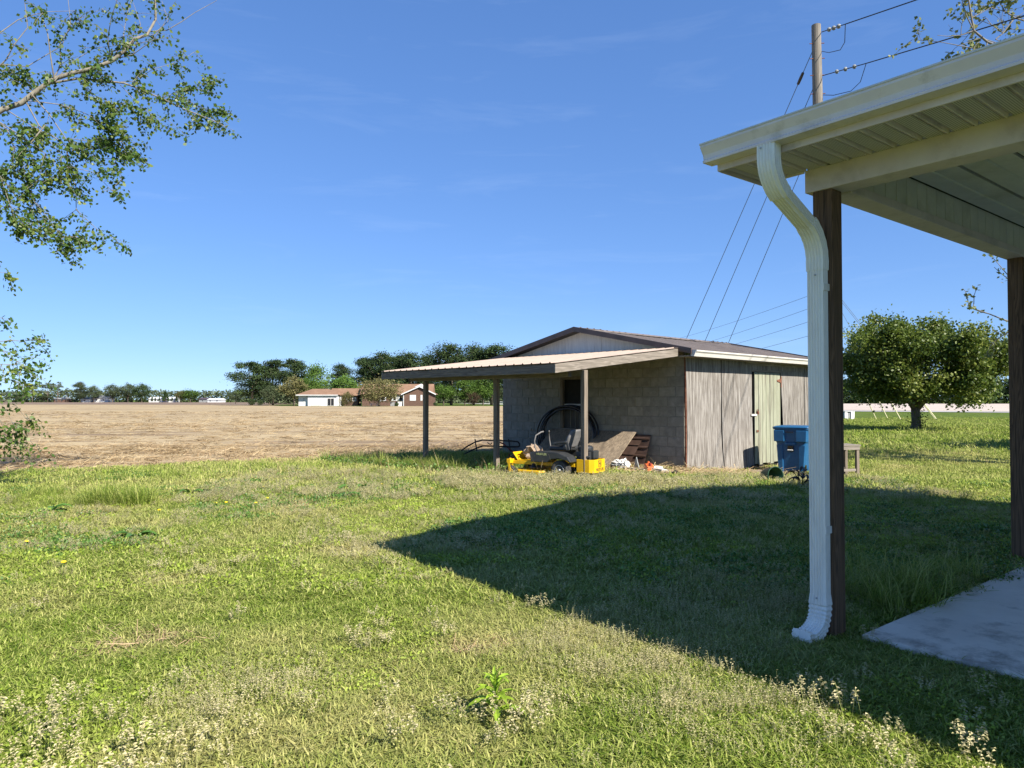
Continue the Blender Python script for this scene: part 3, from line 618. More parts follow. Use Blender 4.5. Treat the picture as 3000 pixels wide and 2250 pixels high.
# ------------------------------------------------------------------ zero-turn mower
MH = math.radians(90 + 56.0)                # heading: left and away
mw_pos = at(1643.6, 1200, 12.15); hx, hy = math.cos(MH), math.sin(MH)
MS = .80; mo = Vector((mw_pos.x - MS * (-.36 * hx - .43 * hy), mw_pos.y - MS * (-.36 * hy + .43 * hx), 0)); mo.z = gz(mo.x, mo.y) - .01
mower = thing('ride_on_mower', 'yellow and black zero-turn mower parked behind a lean-to post', 'mower', mo, MH); mower.scale = (MS, MS, MS)
def wheel(x, y, r, wd, name='rear_wheel'):
    m = Matrix.Translation((x, y, r)) @ Matrix.Rotation(math.pi / 2, 4, 'X')
    b = MB(); h = wd / 2
    b.lathe([(r * .56, -h * .86), (r * .78, -h), (r * .93, -h * .93), (r, -h * .6), (r, h * .6), (r * .93, h * .93), (r * .78, h), (r * .56, h * .86)], 32, m)
    t = b.build(name, M['rubber'], mower, smooth=False)
    tr = MB()
    for k in range(30):
        for s in (-2, -1, 0, 1, 2):
            a = 6.28318 * (k + (.5 if s % 2 else 0)) / 30
            tr.box(-r * .07, r * .07, -r * .004, r * .045, s * h * .27 - h * .10, s * h * .27 + h * .10, m @ Matrix.Rotation(a, 4, 'Z') @ Matrix.Translation((0, r * .99, 0)))
    tr.build('tread', M['rubber'], t)
    for s in (-1, 1):
        q = MB(); q.lathe([(r * .57, 0), (r * .57, .012), (r * .50, .012), (r * .46, -.02), (r * .18, -.03), (r * .16, .02), (0.001, .025)], 24, m @ Matrix.Translation((0, 0, s * h * .82)) @ (Matrix.Rotation(math.pi, 4, 'X') if s < 0 else Matrix()))
        q.build('rim', M['bare_metal'] if name == 'rear_wheel' else M['mower_yellow'], t, smooth=True)
    return t
for s in (1, -1): wheel(-.36, .43 * s, .205, .20)
for s in (1, -1):
    wheel(.98, .36 * s, .115, .09, 'caster_wheel')
    f_ = MB(); f_.tube([(1.0, .36*s, .40), (1.0, .36*s, .30)], .022, 8); f_.beam((1.0, .36*s - .06, .30), (.97, .36*s - .06, .10), .012, .05, (1,0,0)); f_.beam((1.0, .36*s + .06, .30), (.97, .36*s + .06, .10), .012, .05, (1,0,0)); f_.box(.96, 1.04, .36*s - .065, .36*s + .065, .29, .305)
    f_.build('caster_fork', M['mower_yellow'], mower)
fr_ = MB()
for s in (1, -1): fr_.box(-.62, 1.06, .27*s - .03, .27*s + .03, .27, .345)
fr_.box(.96, 1.06, -.42, .42, .30, .38); fr_.build('frame', M['mower_yellow'], mower, bevel=.006)
fp = MB(); fp.prism([(.34, .35), (.86, .35), (1.00, .52), (.985, .53), (.85, .365), (.34, .365)], 'y', -.27, .27); fp.box(.36, .88, -.285, -.272, .345, .47); fp.build('foot_pan', M['mower_yellow'], mower, bevel=.004)
dk = MB(); dk.prism([(.08,-.62),(.62,-.62),(.80,-.40),(.80,.40),(.62,.62),(.08,.62),(-.05,.35),(-.05,-.35)], 'z', .075, .175); dk.build('cutting_deck', M['mower_yellow'], mower, bevel=.015)
for x, y in ((.35, .40), (.42, 0), (.35, -.40)): MB().lathe([(.10, .217), (.10, .235), (.06, .25), (.03, .31), (.001, .315)], 16, Matrix.Translation((x, y, 0))).build('spindle_cover', M['mower_black'], mower, smooth=True)
for s in (1, -1):   # moulded fenders over the rear wheels
    b = MB(); prof = [(.33, .36), (.36, .54), (.28, .585), (-.10, .60), (-.36, .585), (-.58, .50), (-.66, .40), (-.64, .375), (-.55, .42), (-.36, .455), (-.17, .43), (-.08, .36)]
    b.prism(prof, 'y', .22 if s > 0 else -.56, .56 if s > 0 else -.22); fd = b.build('fender', M['mower_black'], mower, bevel=.03)
    me = text_mb('HUSTLER', .062, M['letter_green'], 'lettering')
    if s > 0: link('lettering', me, fd, loc=(.05, .5625, .535), rot=(math.pi / 2, 0, math.pi))
seat = MB(); seat.box(-.42, .06, -.25, .25, .60, .70); st = seat.build('seat', M['mower_black'], mower, bevel=.04)
b = MB()
def sb_(u, v):
    z = .66 + v * .40; y = (u - .5) * (.52 - .16 * max(0, v - .55) / .45); x = -.36 - .16 * v + .05 * math.cos((u - .5) * 3.1) * -1 + .06
    return (x, y, z)
def sb2(u, v): p = sb_(u, v); return (p[0] - .075, p[1] * .96, p[2])
b.grid(sb_, 10, 8); n0 = len(b.v); b.grid(sb2, 10, 8); W = 11
rim = list(range(W)) + [j * W + 10 for j in range(1, 9)] + [8 * W + i for i in range(9, -1, -1)] + [j * W for j in range(7, 0, -1)]
b.f += [(a, c, n0 + c, n0 + a) for a, c in zip(rim, rim[1:] + rim[:1])]; b.build('backrest', M['seat_grey'], st, smooth=True)
for s in (1, -1):
    ar = MB(); ar.beam((-.42, .29*s, .80), (-.10, .29*s, .76), .06, .05); ar.beam((-.42, .29*s, .80), (-.47, .29*s, .62), .03, .06, (1,0,0)); ar.build('armrest', M['mower_black'], st, bevel=.012)
    MB().tube([(.30, .33*s, .54), (.36, .33*s, .66), (.38, .32*s, .80), (.37, .28*s, .92), (.30, .17*s, .99), (.27, .12*s, 1.0)], [.014,.014,.014,.014,.017,.017], 10).build('control_lever', M['seat_grey'], mower, smooth=True)
en = MB(); en.box(-.92, -.60, -.20, .20, .42, .60); en.lathe([(.15, .60), (.17, .62), (.17, .68), (.13, .72), (.001, .73)], 20, Matrix.Translation((-.72, 0, 0))); en.box(-.98, -.90, -.12, .12, .45, .62); en.tube([(-.66,.2,.50),(-.80,.26,.48),(-.95,.22,.50)], .03, 8)
en.build('engine', M['mower_black'], mower, bevel=.012)
gb_ = MB(); gb_.prism([(-1.06,-.24),(-1.06,.24),(-.96,.30),(-.66,.30),(-.66,.28),(-.95,.28),(-1.04,.225),(-1.04,-.225),(-.95,-.28),(-.66,-.28),(-.66,-.30),(-.96,-.30)], 'z', .16, .44); gd = gb_.build('engine_guard', M['mower_yellow'], mower, bevel=.006)
link('lettering', text_mb('HUSTLER', .085, M['letter_black'], 'lettering'), gd, loc=(-1.0618, 0, .225), rot=(math.pi / 2, 0, -math.pi / 2))
lg = MB()
def ringrect(b, hw_, hh, t, r):   # rounded square outline in YZ
    def pts(a, c, rr): return [(math.cos(q) * rr + sx_ * (a - rr), math.sin(q) * rr + sz_ * (c - rr)) for sx_, sz_, q0 in ((1,1,0),(-1,1,90),(-1,-1,180),(1,-1,270)) for q in [math.radians(q0 + k * 30) for k in range(4)]]
    o = pts(hw_, hh, r); i = pts(hw_ - t, hh - t, r * .6); n = len(o)
    b.add([(-1.0625, -y, .352 + z) for y, z in o] + [(-1.0625, -y, .352 + z) for y, z in i], [(k, (k + 1) % n, n + (k + 1) % n, n + k) for k in range(n)])
ringrect(lg, .075, .075, .012, .03)
for y in (-.030, .030): lg.box(-1.0630, -1.0615, y - .010, y + .010, .302, .402)
lg.box(-1.0628, -1.0614, -.020, .020, .345, .362); lg.box(-1.0628, -1.0614, .040, .052, .384, .402); lg.box(-1.0628, -1.0614, -.052, -.040, .302, .320)
lg.build('emblem', M['letter_black'], gd)
# feed sack slumped on the foot pan
def lump(name, mat, r, sc_, seed, lab, cat, loc, rot=0, amp=.35, sub=3, grp=None):
    bm = bmesh.new(); bmesh.ops.create_icosphere(bm, subdivisions=sub, radius=1); rr = random.Random(seed); ph = [rr.uniform(0, 6) for _ in range(9)]
    for v in bm.verts:
        n = v.co.copy(); d = sum(math.sin(n[i % 3] * (2.3 + 1.6 * i) + ph[i]) * math.cos(n[(i + 1) % 3] * (3.1 + i * 1.3) + ph[(i + 3) % 9]) for i in range(6)) / 4
        v.co = Vector((n.x * r * sc_[0], n.y * r * sc_[1], n.z * r * sc_[2])) * (1 + amp * d * 1.8)
    zmin = min(v.co.z for v in bm.verts)
    for v in bm.verts: v.co.z -= zmin
    me = bpy.data.meshes.new(name); bm.to_mesh(me); bm.free(); me.materials.append(mat)
    o = link(name, me, None, loc=loc, rot=(0, 0, rot)); return tag(o, lab, cat, grp)
lump('cloth_sack', M['tan_bag'], .15, (1, .85, .8), 3, 'crumpled tan sack lying on the mower foot pan', 'sack', (mo.x + .60 * hx * MS, mo.y + .60 * hy * MS, mo.z + .366 * MS), .4, .45)

# ------------------------------------------------------------------ recycling cart in front of the plank door
cart_p = sp(2.56, -1.02); CR = SHED_ROT + math.radians(8)
cart = thing('recycling_cart', 'blue wheeled recycling cart with lid standing before the green plank door', 'cart', (cart_p.x, cart_p.y, gz(cart_p.x, cart_p.y)), CR)
# local: +x along the wall to the right, -y towards the yard
def rrect(hx_, hy_, r, n=4):
    return [(sx_ * (hx_ - r) + math.cos(q) * r, sy_ * (hy_ - r) + math.sin(q) * r) for sx_, sy_, q0 in ((1,1,0),(-1,1,90),(-1,-1,180),(1,-1,270)) for q in [math.radians(q0 + k * 90 / (n - 1)) for k in range(n)]]
def loft(b, secs):   # sections (z, hx, hy, r, dx, dy)
    n = 16; o = len(b.v)
    for z, a, c, r, dx, dy in secs: b.v += [(x + dx, y + dy, z) for x, y in rrect(a, c, r)]
    for i in range(len(secs) - 1): b.f += [(o + i * n + j, o + i * n + (j + 1) % n, o + (i + 1) * n + (j + 1) % n, o + (i + 1) * n + j) for j in range(n)]
    b.f += [tuple(o + j for j in reversed(range(n))), tuple(o + (len(secs) - 1) * n + j for j in range(n))]
b = MB(); loft(b, [(.02,.245,.255,.05,0,0), (.30,.262,.275,.05,0,0), (.66,.285,.305,.05,0,0), (.70,.295,.325,.05,0,0), (.95,.31,.345,.05,0,0)]); body = b.build('body', M['bin_blue'], cart)
b = MB(); loft(b, [(.945,.335,.37,.06,0,0), (.975,.335,.37,.06,0,0)]); b.build('rim', M['bin_blue'], body, bevel=.006)
b = MB(); loft(b, [(.977,.345,.38,.06,0,0), (.995,.345,.38,.06,0,0), (1.02,.29,.32,.06,0,0), (1.028,.20,.22,.06,0,0)]); ld = b.build('lid', M['bin_blue'], cart, bevel=.005)
MB().box(-.10, .10, -.40, -.375, .978, .998).build('lid_handle', M['bin_blue'], ld, bevel=.005)
for s in (-1, 1):   # side shoulders with a lift recess between them, on the face towards the shed corner
    MB().prism([(s*.12, .69), (s*.33, .69), (s*.34, .93), (s*.12, .93)], 'x', -.345, -.27).build('shoulder', M['bin_blue'], body, bevel=.012)
    MB().prism([(s*.16, .03), (s*.255, .03), (s*.295, .62), (s*.16, .62)], 'x', -.292, -.235).build('shoulder', M['bin_blue'], body, bevel=.012)
MB().box(-.318, -.25, -.11, .11, .62, .67).build('lift_ledge', M['bin_blue'], body, bevel=.008)
MB().box(-.312, -.26, -.06, .06, .49, .60).build('lift_pocket', M['glass_dark'], body)
MB().tube([(-.315, -.055, .515), (-.315, .055, .515)], .012, 8).build('lift_bar', M['litter_white'], body)
MB().box(-.352, -.34, -.07, .09, .885, .905).build('maker_strip', M['wire'], body)
b = MB(); b.prism([(-.10,.03),(-.22,.03),(-.22,.30),(-.10,.40)], 'y', -.268, -.258); b.build('wheel_housing', M['glass_dark'], body)
for s in (-1, 1): MB().lathe([(.03, -.03), (.125, -.03), (.125, .03), (.03, .03)], 20, Matrix.Translation((.20, .26 * s - .02, .115)) @ Matrix.Rotation(math.pi / 2, 4, 'X')).build('wheel', M['rubber'], cart)
ar = MB()      # three chasing arrows
for k in range(3):
    a = math.radians(90 + 120 * k); c = (math.cos(a), math.sin(a)); t = (-c[1], c[0])
    pts = [(-.075, -.012), (.02, -.012), (.02, -.03), (.065, .008), (.02, .046), (.02, .028), (-.06, .028)]
    ar.add([(t[0] * p - c[0] * (q + .025) - .02, -.352, .80 + t[1] * p - c[1] * (q + .025)) for p, q in pts], [tuple(range(7))])
for q in range(2): ar.box(-.11 + .01 * q, .09, -.3525, -.3515, .668 - .028 * q, .680 - .028 * q)
ar.build('recycling_mark', M['white_print'], body)

# ------------------------------------------------------------------ bench and bits on the ground
def on(px, py, d): p = at(px, py, d); return Vector((p.x, p.y, gz(p.x, p.y)))
tb_p = on(2447, 1300, 13.9); tb = thing('work_table', 'small weathered wooden table standing in the grass behind the porch post', 'table', tb_p, math.radians(12))
for i in range(4): MB().box(-.40, .40, -.21 + i * .105, -.21 + i * .105 + .098, .655, .685).build('top_slat', M['grey_wood_x'], tb, bevel=.004)
for x in (-.34, .34):
    for y in (-.17, .17): MB().box(x - .03, x + .03, y - .03, y + .03, -.03, .653).build('leg', M['grey_wood_z'], tb, bevel=.004)
for y in (-.202, .202): MB().box(-.37, .37, y - .012 if y < 0 else y - .0, y if y < 0 else y + .012, .59, .652).build('apron', M['grey_wood_x'], tb)
for y in (-.17, .17): MB().box(-.308, .308, y - .015, y + .015, .17, .22).build('stretcher', M['grey_wood_x'], tb)
def board(name, lab, cat, p, rz, lx, ly, th, mat, tilt=0, grp=None):
    b = MB(); b.box(-lx/2, lx/2, -ly/2, ly/2, 0, th); o = b.build(name, M[mat], None, bevel=.003, loc=p, rot=(tilt, 0, rz)); return tag(o, lab, cat, grp)
for i, (X, Y, rz, lx, ly, lab) in enumerate(((1.35, -.55, .1, 1.5, .55, 'wide weathered plywood scrap lying at the foot of the plywood wall'), (2.2, -1.15, -.15, 1.2, .35, 'narrow weathered board lying before the blue cart'), (.95, -1.0, .3, 1.1, .28, 'thin split board lying in straw near the shed corner'), (2.55, -.38, .02, 1.1, .42, 'flat doorstep board below the green plank door'))):
    p = sp(X, Y); board('ground_board', lab, 'board', (p.x, p.y, gz(p.x, p.y) + .02), SHED_ROT + rz, lx, ly, .02, 'grey_wood_x', rnd.uniform(-.03, .03), 'scrap boards by the shed')
p = on(2778, 1400, 12.9); board('fallen_plank', 'bright yellowish plank lying alone in the sunny grass', 'plank', (p.x, p.y, p.z + .03), -.12, .72, .07, .03, 'guard_cream')
# green tub on its side
p = on(2243, 1400, 12.0); tub = thing('plastic_tub', 'dark green plastic tub tipped on its side in the grass', 'tub', p, math.radians(-75)); tub.scale = (.85, .85, .85)
MB().lathe([(.10,.0),(.135,.0),(.17,.30),(.18,.305),(.172,.31),(.16,.30),(.125,.015),(.001,.015)], 24, Matrix.Translation((0,.0,.125)) @ Matrix.Rotation(math.radians(84), 4, 'Y')).build('bowl', M['cup_green'], tub, smooth=True)
MB().tube([(.30,.17,.14),(.40,.12,.10),(.43,0,.04),(.40,-.12,.02),(.30,-.17,.10)], .006, 6).build('handle', M['wire'], tub)
# ------------------------------------------------------------------ things under the lean-to
def leaning(name, lab, cat, Y0, Y1, xb, xt, zb, zt, th, mat, ribs=0):
    """a sheet leaning on the block wall; foot at xb, top at xt (shed frame)"""
    L_ = math.hypot(xt - xb, zt - zb); tilt = math.atan2(zt - zb, xt - xb)
    o = thing(name, lab, cat, sp(xb, Y0, zb), SHED_ROT)
    return o, L_, tilt
def lean_sheet(name, lab, cat, Y0, Y1, xb, xt, zb, zt, th, mat, ribs=0, slack=0.0):
    L_ = math.hypot(xt - xb, zt - zb); d = Vector((xt - xb, 0, zt - zb)).normalized(); n = Vector((-d.z, 0, d.x))
    b = MB()
    if not ribs:
        b.add([Vector((0, y, 0)) + d * l + n * t + Vector((-.05 * slack * math.sin(l / L_ * 3.1), 0, 0)) for t in (0, th) for y, l in ((0, 0), (Y1 - Y0, 0), (Y1 - Y0, L_), (0, L_))], [(0,1,2,3),(4,5,6,7),(0,1,5,4),(1,2,6,5),(2,3,7,6),(3,0,4,7)])
    else:
        p, z = rib_profile(L_, ribs, .022, .03)
        vs = [d * a + n * (h + t) + Vector((0, y, 0)) for t in (0, -.003) for y in (0, Y1 - Y0) for a, h in zip(p, z)]; k = len(p)
        b.add(vs, [(i, i + 1, k + i + 1, k + i) for i in range(k - 1)] + [(2*k + i, 2*k + i + 1, 3*k + i + 1, 3*k + i) for i in range(k - 1)] + [(i, i + 1, 2*k + i + 1, 2*k + i) for i in range(k - 1)] + [(k + i, k + i + 1, 3*k + i + 1, 3*k + i) for i in range(k - 1)])
    o = b.build(name, M[mat], None, loc=sp(xb, Y0, zb), rot=(0, 0, SHED_ROT)); return tag(o, lab, cat)
lean_sheet('strand_board', 'big strand board sheet leaning on its side against the block wall', 'board', 1.20, 3.65, -.88, -.04, -.06, .66, .016, 'osb')
lean_sheet('metal_sheet', 'short ribbed brown metal sheet leaning lowest against the block wall', 'metal sheet', 1.02, 2.3, -.62, -.10, -.08, .50, .004, 'brown_metal', 3)
lean_sheet('metal_sheet', 'taller ribbed dark brown metal sheet behind the strand board', 'metal sheet', .84, 2.2, -.30, -.03, -.08, .62, .004, 'brown_metal', 4)
# coil of black pipe against the wall
coil = thing('pipe_coil', 'large coil of black plastic pipe leaning under the shed window', 'pipe coil', sp(-.22, 3.05, -.12), SHED_ROT)
for i, (R, x, dy) in enumerate(((.80, 0, 0), (.77, -.045, .02), (.73, -.02, -.03), (.78, -.09, .04), (.71, -.075, 0))):
    pts = []
    for k in range(65):
        a = 6.28318 * k / 64; z = R * math.sin(a) * .84 + .67; pts.append((x + z * .10 + .012 * math.sin(3 * a + i), dy + R * math.cos(a) * 1.12, z))
    MB().tube(pts, .021, 8, cap=False).build('pipe_loop', M['black_pipe'], coil, smooth=True)
# slatted grille leaning at the left of the wall
gl = thing('slatted_panel', 'grey slatted panel leaning on the block wall left of the pipe coil', 'panel', sp(-.12, 3.95, -.05), SHED_ROT)
for i in range(7): MB().box(-.01 + i * .008, .006 + i * .008, 0, .42, .06 + i * .085, .115 + i * .085).build('slat', M['block'], gl)
for y in (.01, .40): MB().beam((-.012, y, 0), (.06, y, .70), .02, .02).build('stile', M['mortar'], gl)
# old tiller frame
def cp(px, py, d): return at(px, py, d)
tl = thing('old_tiller', 'rusty old tiller with long tube handles in tall weeds under the lean-to', 'tiller', on(1480, 1300, 15.4))
TB = Vector(tl.location)
def rel(l): return [cp(*q) - TB for q in l]
MB().tube(rel([(1352,1320,15.6),(1368,1308,15.6),(1392,1295,15.6),(1413,1289,15.6),(1446,1290,15.5),(1500,1292,15.4),(1517,1294,15.4),(1522,1300,15.4),(1522,1308,15.4)]), .016, 8).build('handle_tube', M['wire'], tl, smooth=True)
MB().tube(rel([(1360,1330,15.2),(1395,1313,15.2),(1415,1306,15.2),(1450,1307,15.2),(1500,1309,15.2),(1520,1309,15.3)]), .016, 8).build('handle_tube', M['wire'], tl, smooth=True)
MB().tube(rel([(1455,1292,15.4),(1475,1300,15.3),(1492,1315,15.2),(1510,1330,15.2)]), .014, 8).build('brace', M['red_paint'], tl)
for px in (1394, 1492): MB().tube(rel([(px-2,1287,15.6),(px+3,1320,15.3)]), .014, 6).build('cross_bar', M['wire'], tl)
MB().tube(rel([(1428,1296,15.4),(1436,1302,15.4),(1442,1297,15.4)]), .012, 6).build('grip', M['wire'], tl)
eb = MB(); c = cp(1518, 1320, 15.4) - TB; eb.box(c.x - .10, c.x + .10, c.y - .1, c.y + .1, c.z - .09, c.z + .06); eb.build('engine_housing', M['litter_grey'], tl, bevel=.02)
eb = MB(); eb.lathe([(.05,-.05),(.16,-.05),(.16,.05),(.05,.05)], 18, Matrix.Translation((c.x + .08, c.y - .1, c.z - .28)) @ Matrix.Rotation(math.pi/2, 4, 'X') ); eb.build('wheel', M['rubber'], tl)
eb = MB()
for k in range(5):
    a = k * 1.2566; eb.beam((c.x - .25, c.y, c.z - .26), (c.x - .25 + .2 * math.cos(a), c.y, c.z - .26 + .2 * math.sin(a)), .012, .05)
eb.build('tine_rotor', M['rust'], tl)
MB().beam((c.x - .3, c.y, c.z - .24), (c.x + .05, c.y, c.z - .06), .08, .1).build('gear_case', M['red_paint'], tl)
# litter in front of the wall
G = 'litter heaped along the block wall'
def jp(px, py, X): # on shed line X
    r = (px - CX) / F; o = sp(X, 0); dx, dy = -math.sin(SHED_ROT), math.cos(SHED_ROT); t = (r * o.y - o.x) / (dx - r * dy); q = sp(X, t); return Vector((q.x, q.y, gz(q.x, q.y)))
q = jp(1793, 0, -1.0); jar = thing('glass_jar', 'pale green glass jar lying beside the strand board foot', 'jar', q, .4)
MB().lathe([(.001,.0),(.07,.0),(.075,.02),(.075,.17),(.05,.20),(.05,.22)], 18, Matrix.Translation((0,0,.078)) @ Matrix.Rotation(math.pi/2, 4, 'Y')).build('body', M['cup_green'], jar, smooth=True)
MB().lathe([(.055,.222),(.055,.25),(.001,.25)], 18, Matrix.Translation((0,0,.078)) @ Matrix.Rotation(math.pi/2, 4, 'Y')).build('lid', M['litter_grey'], jar)
q = jp(1819, 0, -.95); lump('plastic_bag', M['litter_white'], .10, (1.2, .8, .8), 21, 'crumpled cream plastic bag beside the strand board', 'bag', q, .3, .6)
q = jp(1812, 0, -1.15); lump('crushed_bag', M['litter_grey'], .10, (1.2, .9, .6), 22, 'crushed grey bag lying beside the green jar', 'bag', q, .9, .65)
q = jp(1832, 0, -1.1); lump('paper_wad', M['litter_white'], .075, (.8, .7, 1.2), 23, 'small upright wad of pale paper in the litter', 'paper', q, .2, .6)
q = jp(1862, 0, -1.05); board('broken_sheet', 'long white broken sheet lying flat in the litter', 'sheet', (q.x, q.y, q.z + .06), SHED_ROT + 1.45, .55, .16, .012, 'litter_white', .12)
q = jp(1850, 0, -1.2); board('black_tray', 'flat black plastic tray under the white sheet', 'tray', (q.x, q.y, q.z + .01), SHED_ROT + 1.5, .60, .24, .035, 'black_pipe', .05)
q = jp(1888, 0, -.75); b = MB(); b.prism([(0,0),(.24,0),(.10,.26)], 'y', -.008, .008); tag(b.build('tin_flap', M['litter_grey'], None, loc=(q.x - .1, q.y, q.z), rot=(0, 0, SHED_ROT + 1.3)), 'bent grey tin flap standing behind the orange can', 'tin sheet')
q = jp(1900, 0, -1.0); can = thing('fuel_can', 'orange plastic can lying in the litter by the wall', 'can', q, SHED_ROT + .9)
b = MB(); b.prism([(-.14,.0),(.14,.0),(.14,.10),(.08,.165),(-.02,.165),(-.14,.12)], 'y', -.07, .07); b.build('body', M['orange_plastic'], can, bevel=.018)
MB().lathe([(.028,0),(.028,.05),(.02,.06)], 12, Matrix.Translation((-.10,0,.13))).build('cap', M['red_paint'], can); MB().tube([(-.02,0,.16),(.0,0,.20),(.07,0,.20),(.09,0,.15)], .012, 8).build('handle', M['orange_plastic'], can)
q = jp(1926, 0, -.85); lump('white_bottle', M['litter_white'], .08, (1.7, .7, .7), 24, 'white squashed bottle lying behind the folded carton', 'bottle', q, .5, .35)
q = jp(1933, 0, -1.15); board('folded_carton', 'flat white folded carton at the right end of the litter', 'carton', (q.x, q.y, q.z + .03), SHED_ROT + 1.3, .28, .17, .07, 'litter_white', .1)
q = jp(1978, 0, -1.5); lump('burnt_stump', M['dead_leaf'], .06, (1.2, .8, .7), 25, 'small charred lump in the straw near the shed corner', 'stump', q, .5, .5)

# ------------------------------------------------------------------ utility pole, guys and lines
PD = 20.0; pb = at(2416, 1200, PD); pz = gz(pb.x, pb.y); ptop = at(2401, 62, PD)
pole = thing('utility_pole', 'tall weathered wooden utility pole rising behind the porch roof', 'utility pole', (pb.x, pb.y, pz))
PT_ = ptop - Vector((pb.x, pb.y, pz))
MB().tube([(0, 0, -.3), PT_ * .5, PT_], [.185, .155, .125], 16).build('shaft', M['pole_wood'], pole, smooth=False)
def on_pole(py): t = (at(2401, py, PD).z - pz) / (ptop.z - pz); return Vector((pb.x, pb.y, pz)) + PT_ * t
gw = PT_ * .35 + Vector((-.05, -.16, 0)); MB().tube([Vector((-.05, -.18, 0)), gw, PT_ * .80 + Vector((-.03, -.14, 0))], .008, 6).build('ground_wire', M['litter_white'], pole)
for py in (120, 165, 215, 270): 
    q = on_pole(py) - Vector((pb.x, pb.y, pz)); MB().tube([q + Vector((-.22, -.05, 0)), q + Vector((.20, -.05, .02))], .012, 6).build('through_bolt', M['rust'], pole)
def sag(a, b, s, n=14): return [Vector(a).lerp(Vector(b), i / n) - Vector((0, 0, s * 4 * (i / n) * (1 - i / n))) for i in range(n + 1)]
def wire(name, lab, cat, pts, r, mat, grp, n=6):
    p0 = Vector(pts[0]); b = MB(); b.tube([Vector(p) - p0 for p in pts], r, n); return tag(b.build(name, M[mat], None, loc=p0), lab, cat, grp)
# the two live conductors: each lies in the view plane of its image and in the sun plane of its shadow on the plywood
wn_ = Vector((math.sin(SHED_ROT), -math.cos(SHED_ROT), 0))     # outward normal of the plywood side
def wallpt(px, py):
    d = ray(px, py); o = Vector((0, 0, H)); t = (SO - o).dot(wn_) / d.dot(wn_); return o + d * t
def solve_line(i0, i1, s0, s1):
    c = Vector((0, 0, H)); n1 = ray(*i0).cross(ray(*i1)); a = wallpt(*s0); b2 = wallpt(*s1); n2 = (b2 - a).cross(LDIR)
    d = n1.cross(n2).normalized()
    m_ = Matrix((n1, n2, d)); rhs = Vector((n1.dot(c), n2.dot(a), d.dot(on_pole(150)))); p = m_.inverted() @ rhs
    return p, d
for i, (i0, i1, s0, s1, py) in enumerate((((2489, 58), (2641, 0), (2145, 1091), (2075, 1370), 85), ((2548, 176), (2791, 93), (2186, 1101), (2101, 1371), 215))):
    A = on_pole(py) + Vector((.13, -.05, 0)); p, d = solve_line(i0, i1, s0, s1)
    if d.y > 0: d = -d
    # start of the span: the point of the solved line seen at the insulator's outer end
    best = min((abs(((p + d * (k * .05)).x / max((p + d * (k * .05)).y, .1)) - (i0[0] - CX) / F), k) for k in range(-400, 600) if (p + d * (k * .05)).y > 5)[1]
    S = p + d * (best * .05); 
    if (S - A).length > 4: S = A + (S - A).normalized() * 1.6
    ins = thing('insulator_string', 'string of glass insulators at the %s of the utility pole' % ('very top' if i == 0 else 'lower bracket'), 'insulator', A)
    v = S - A; MB().tube([(0, 0, 0), v], .012, 6).build('link', M['wire'], ins)
    rq = v.to_track_quat('Z', 'Y').to_matrix().to_4x4()
    for f_ in (.35, .55, .75): MB().lathe([(.015, -.025), (.055, -.018), (.058, 0), (.035, .025), (.015, .035)], 14, Matrix.Translation(v * f_) @ rq).build('glass_disc', M['litter_grey'], ins, smooth=True)
    E_ = S + d * 34.0
    wire('power_line', ('upper' if i == 0 else 'lower') + ' black power line running from the pole over the porch roof', 'cable', sag(S, E_, .25), .013, 'wire', None)
    q2 = on_pole(py + 58) + Vector((.12, -.06, 0)); jm = S.lerp(q2, .5) + Vector((.15, -.1, -.35))
    wire('jumper_wire', ('upper' if i == 0 else 'lower') + ' slack jumper wire looping back to the utility pole', 'cable', [S, S.lerp(jm, .5) + Vector((.05, 0, -.12)), jm, jm.lerp(q2, .6) - Vector((0, 0, .05)), q2], .009, 'wire', None)
for i, (x0, y0, x1, y1, py, lab) in enumerate(((2014, 986, 2217, 529, 140, 'highest'), (2075, 986, 2265, 556, 250, 'middle'), (2140, 997, 2315, 586, 400, 'lowest'))):
    gx_ = x0 + (1281 - y0) * (x1 - x0) / (y1 - y0); g = at(gx_, 1281, 29.0 + i); g.z = gz(g.x, g.y); A = on_pole(py) + Vector((-.12, 0, 0))
    wire('guy_wire', '%s of three guy wires running down from the pole behind the shed' % lab, 'guy wire', [A, A.lerp(g, .5), g], .010, 'guy_steel', 'guy wires behind the shed')
    u = (g - A).normalized(); 
    if i < 2:
        b = MB(); b.lathe([(.015, -.18), (.04, -.16), (.045, 0), (.04, .16), (.015, .18)], 10, u.to_track_quat('Z', 'Y').to_matrix().to_4x4()); tag(b.build('strain_insulator', M['brown_metal'], None, loc=A + u * .75), ('upper' if i == 0 else 'lower') + ' brown strain insulator on a guy wire beside the pole', 'insulator')
QD = 56.0; p2 = at(2413, 795, QD); p2g = gz(p2.x, p2.y)
pole2 = thing('utility_pole', 'farther utility pole hidden in line with the porch post', 'utility pole', (p2.x, p2.y, p2g)); MB().tube([(0, 0, -.3), (0, 0, p2.z - p2g)], [.17, .11], 10).build('shaft', M['pole_wood'], pole2)
p3_ = at(1925, 1003, 118); p3g = gz(p3_.x, p3_.y)
pole3 = thing('utility_pole', 'third utility pole standing far off behind the shed roof', 'utility pole', (p3_.x, p3_.y, p3g)); MB().tube([(0, 0, -.3), (0, 0, p3_.z - p3g)], [.17, .11], 10).build('shaft', M['pole_wood'], pole3)
for i, py in enumerate((851, 889, 929, 972)):
    A = at(2412, py, QD - .15); E_ = at(1927, (1006, 1040, 1062, 1085)[i], 118)
    wire('service_line', 'thin service line %s, sloping away behind the shed roof' % ('topmost of four', 'second from the top', 'third from the top', 'lowest of four')[i], 'cable', sag(A, E_, .35), .014, 'guy_steel', 'service lines behind the shed')
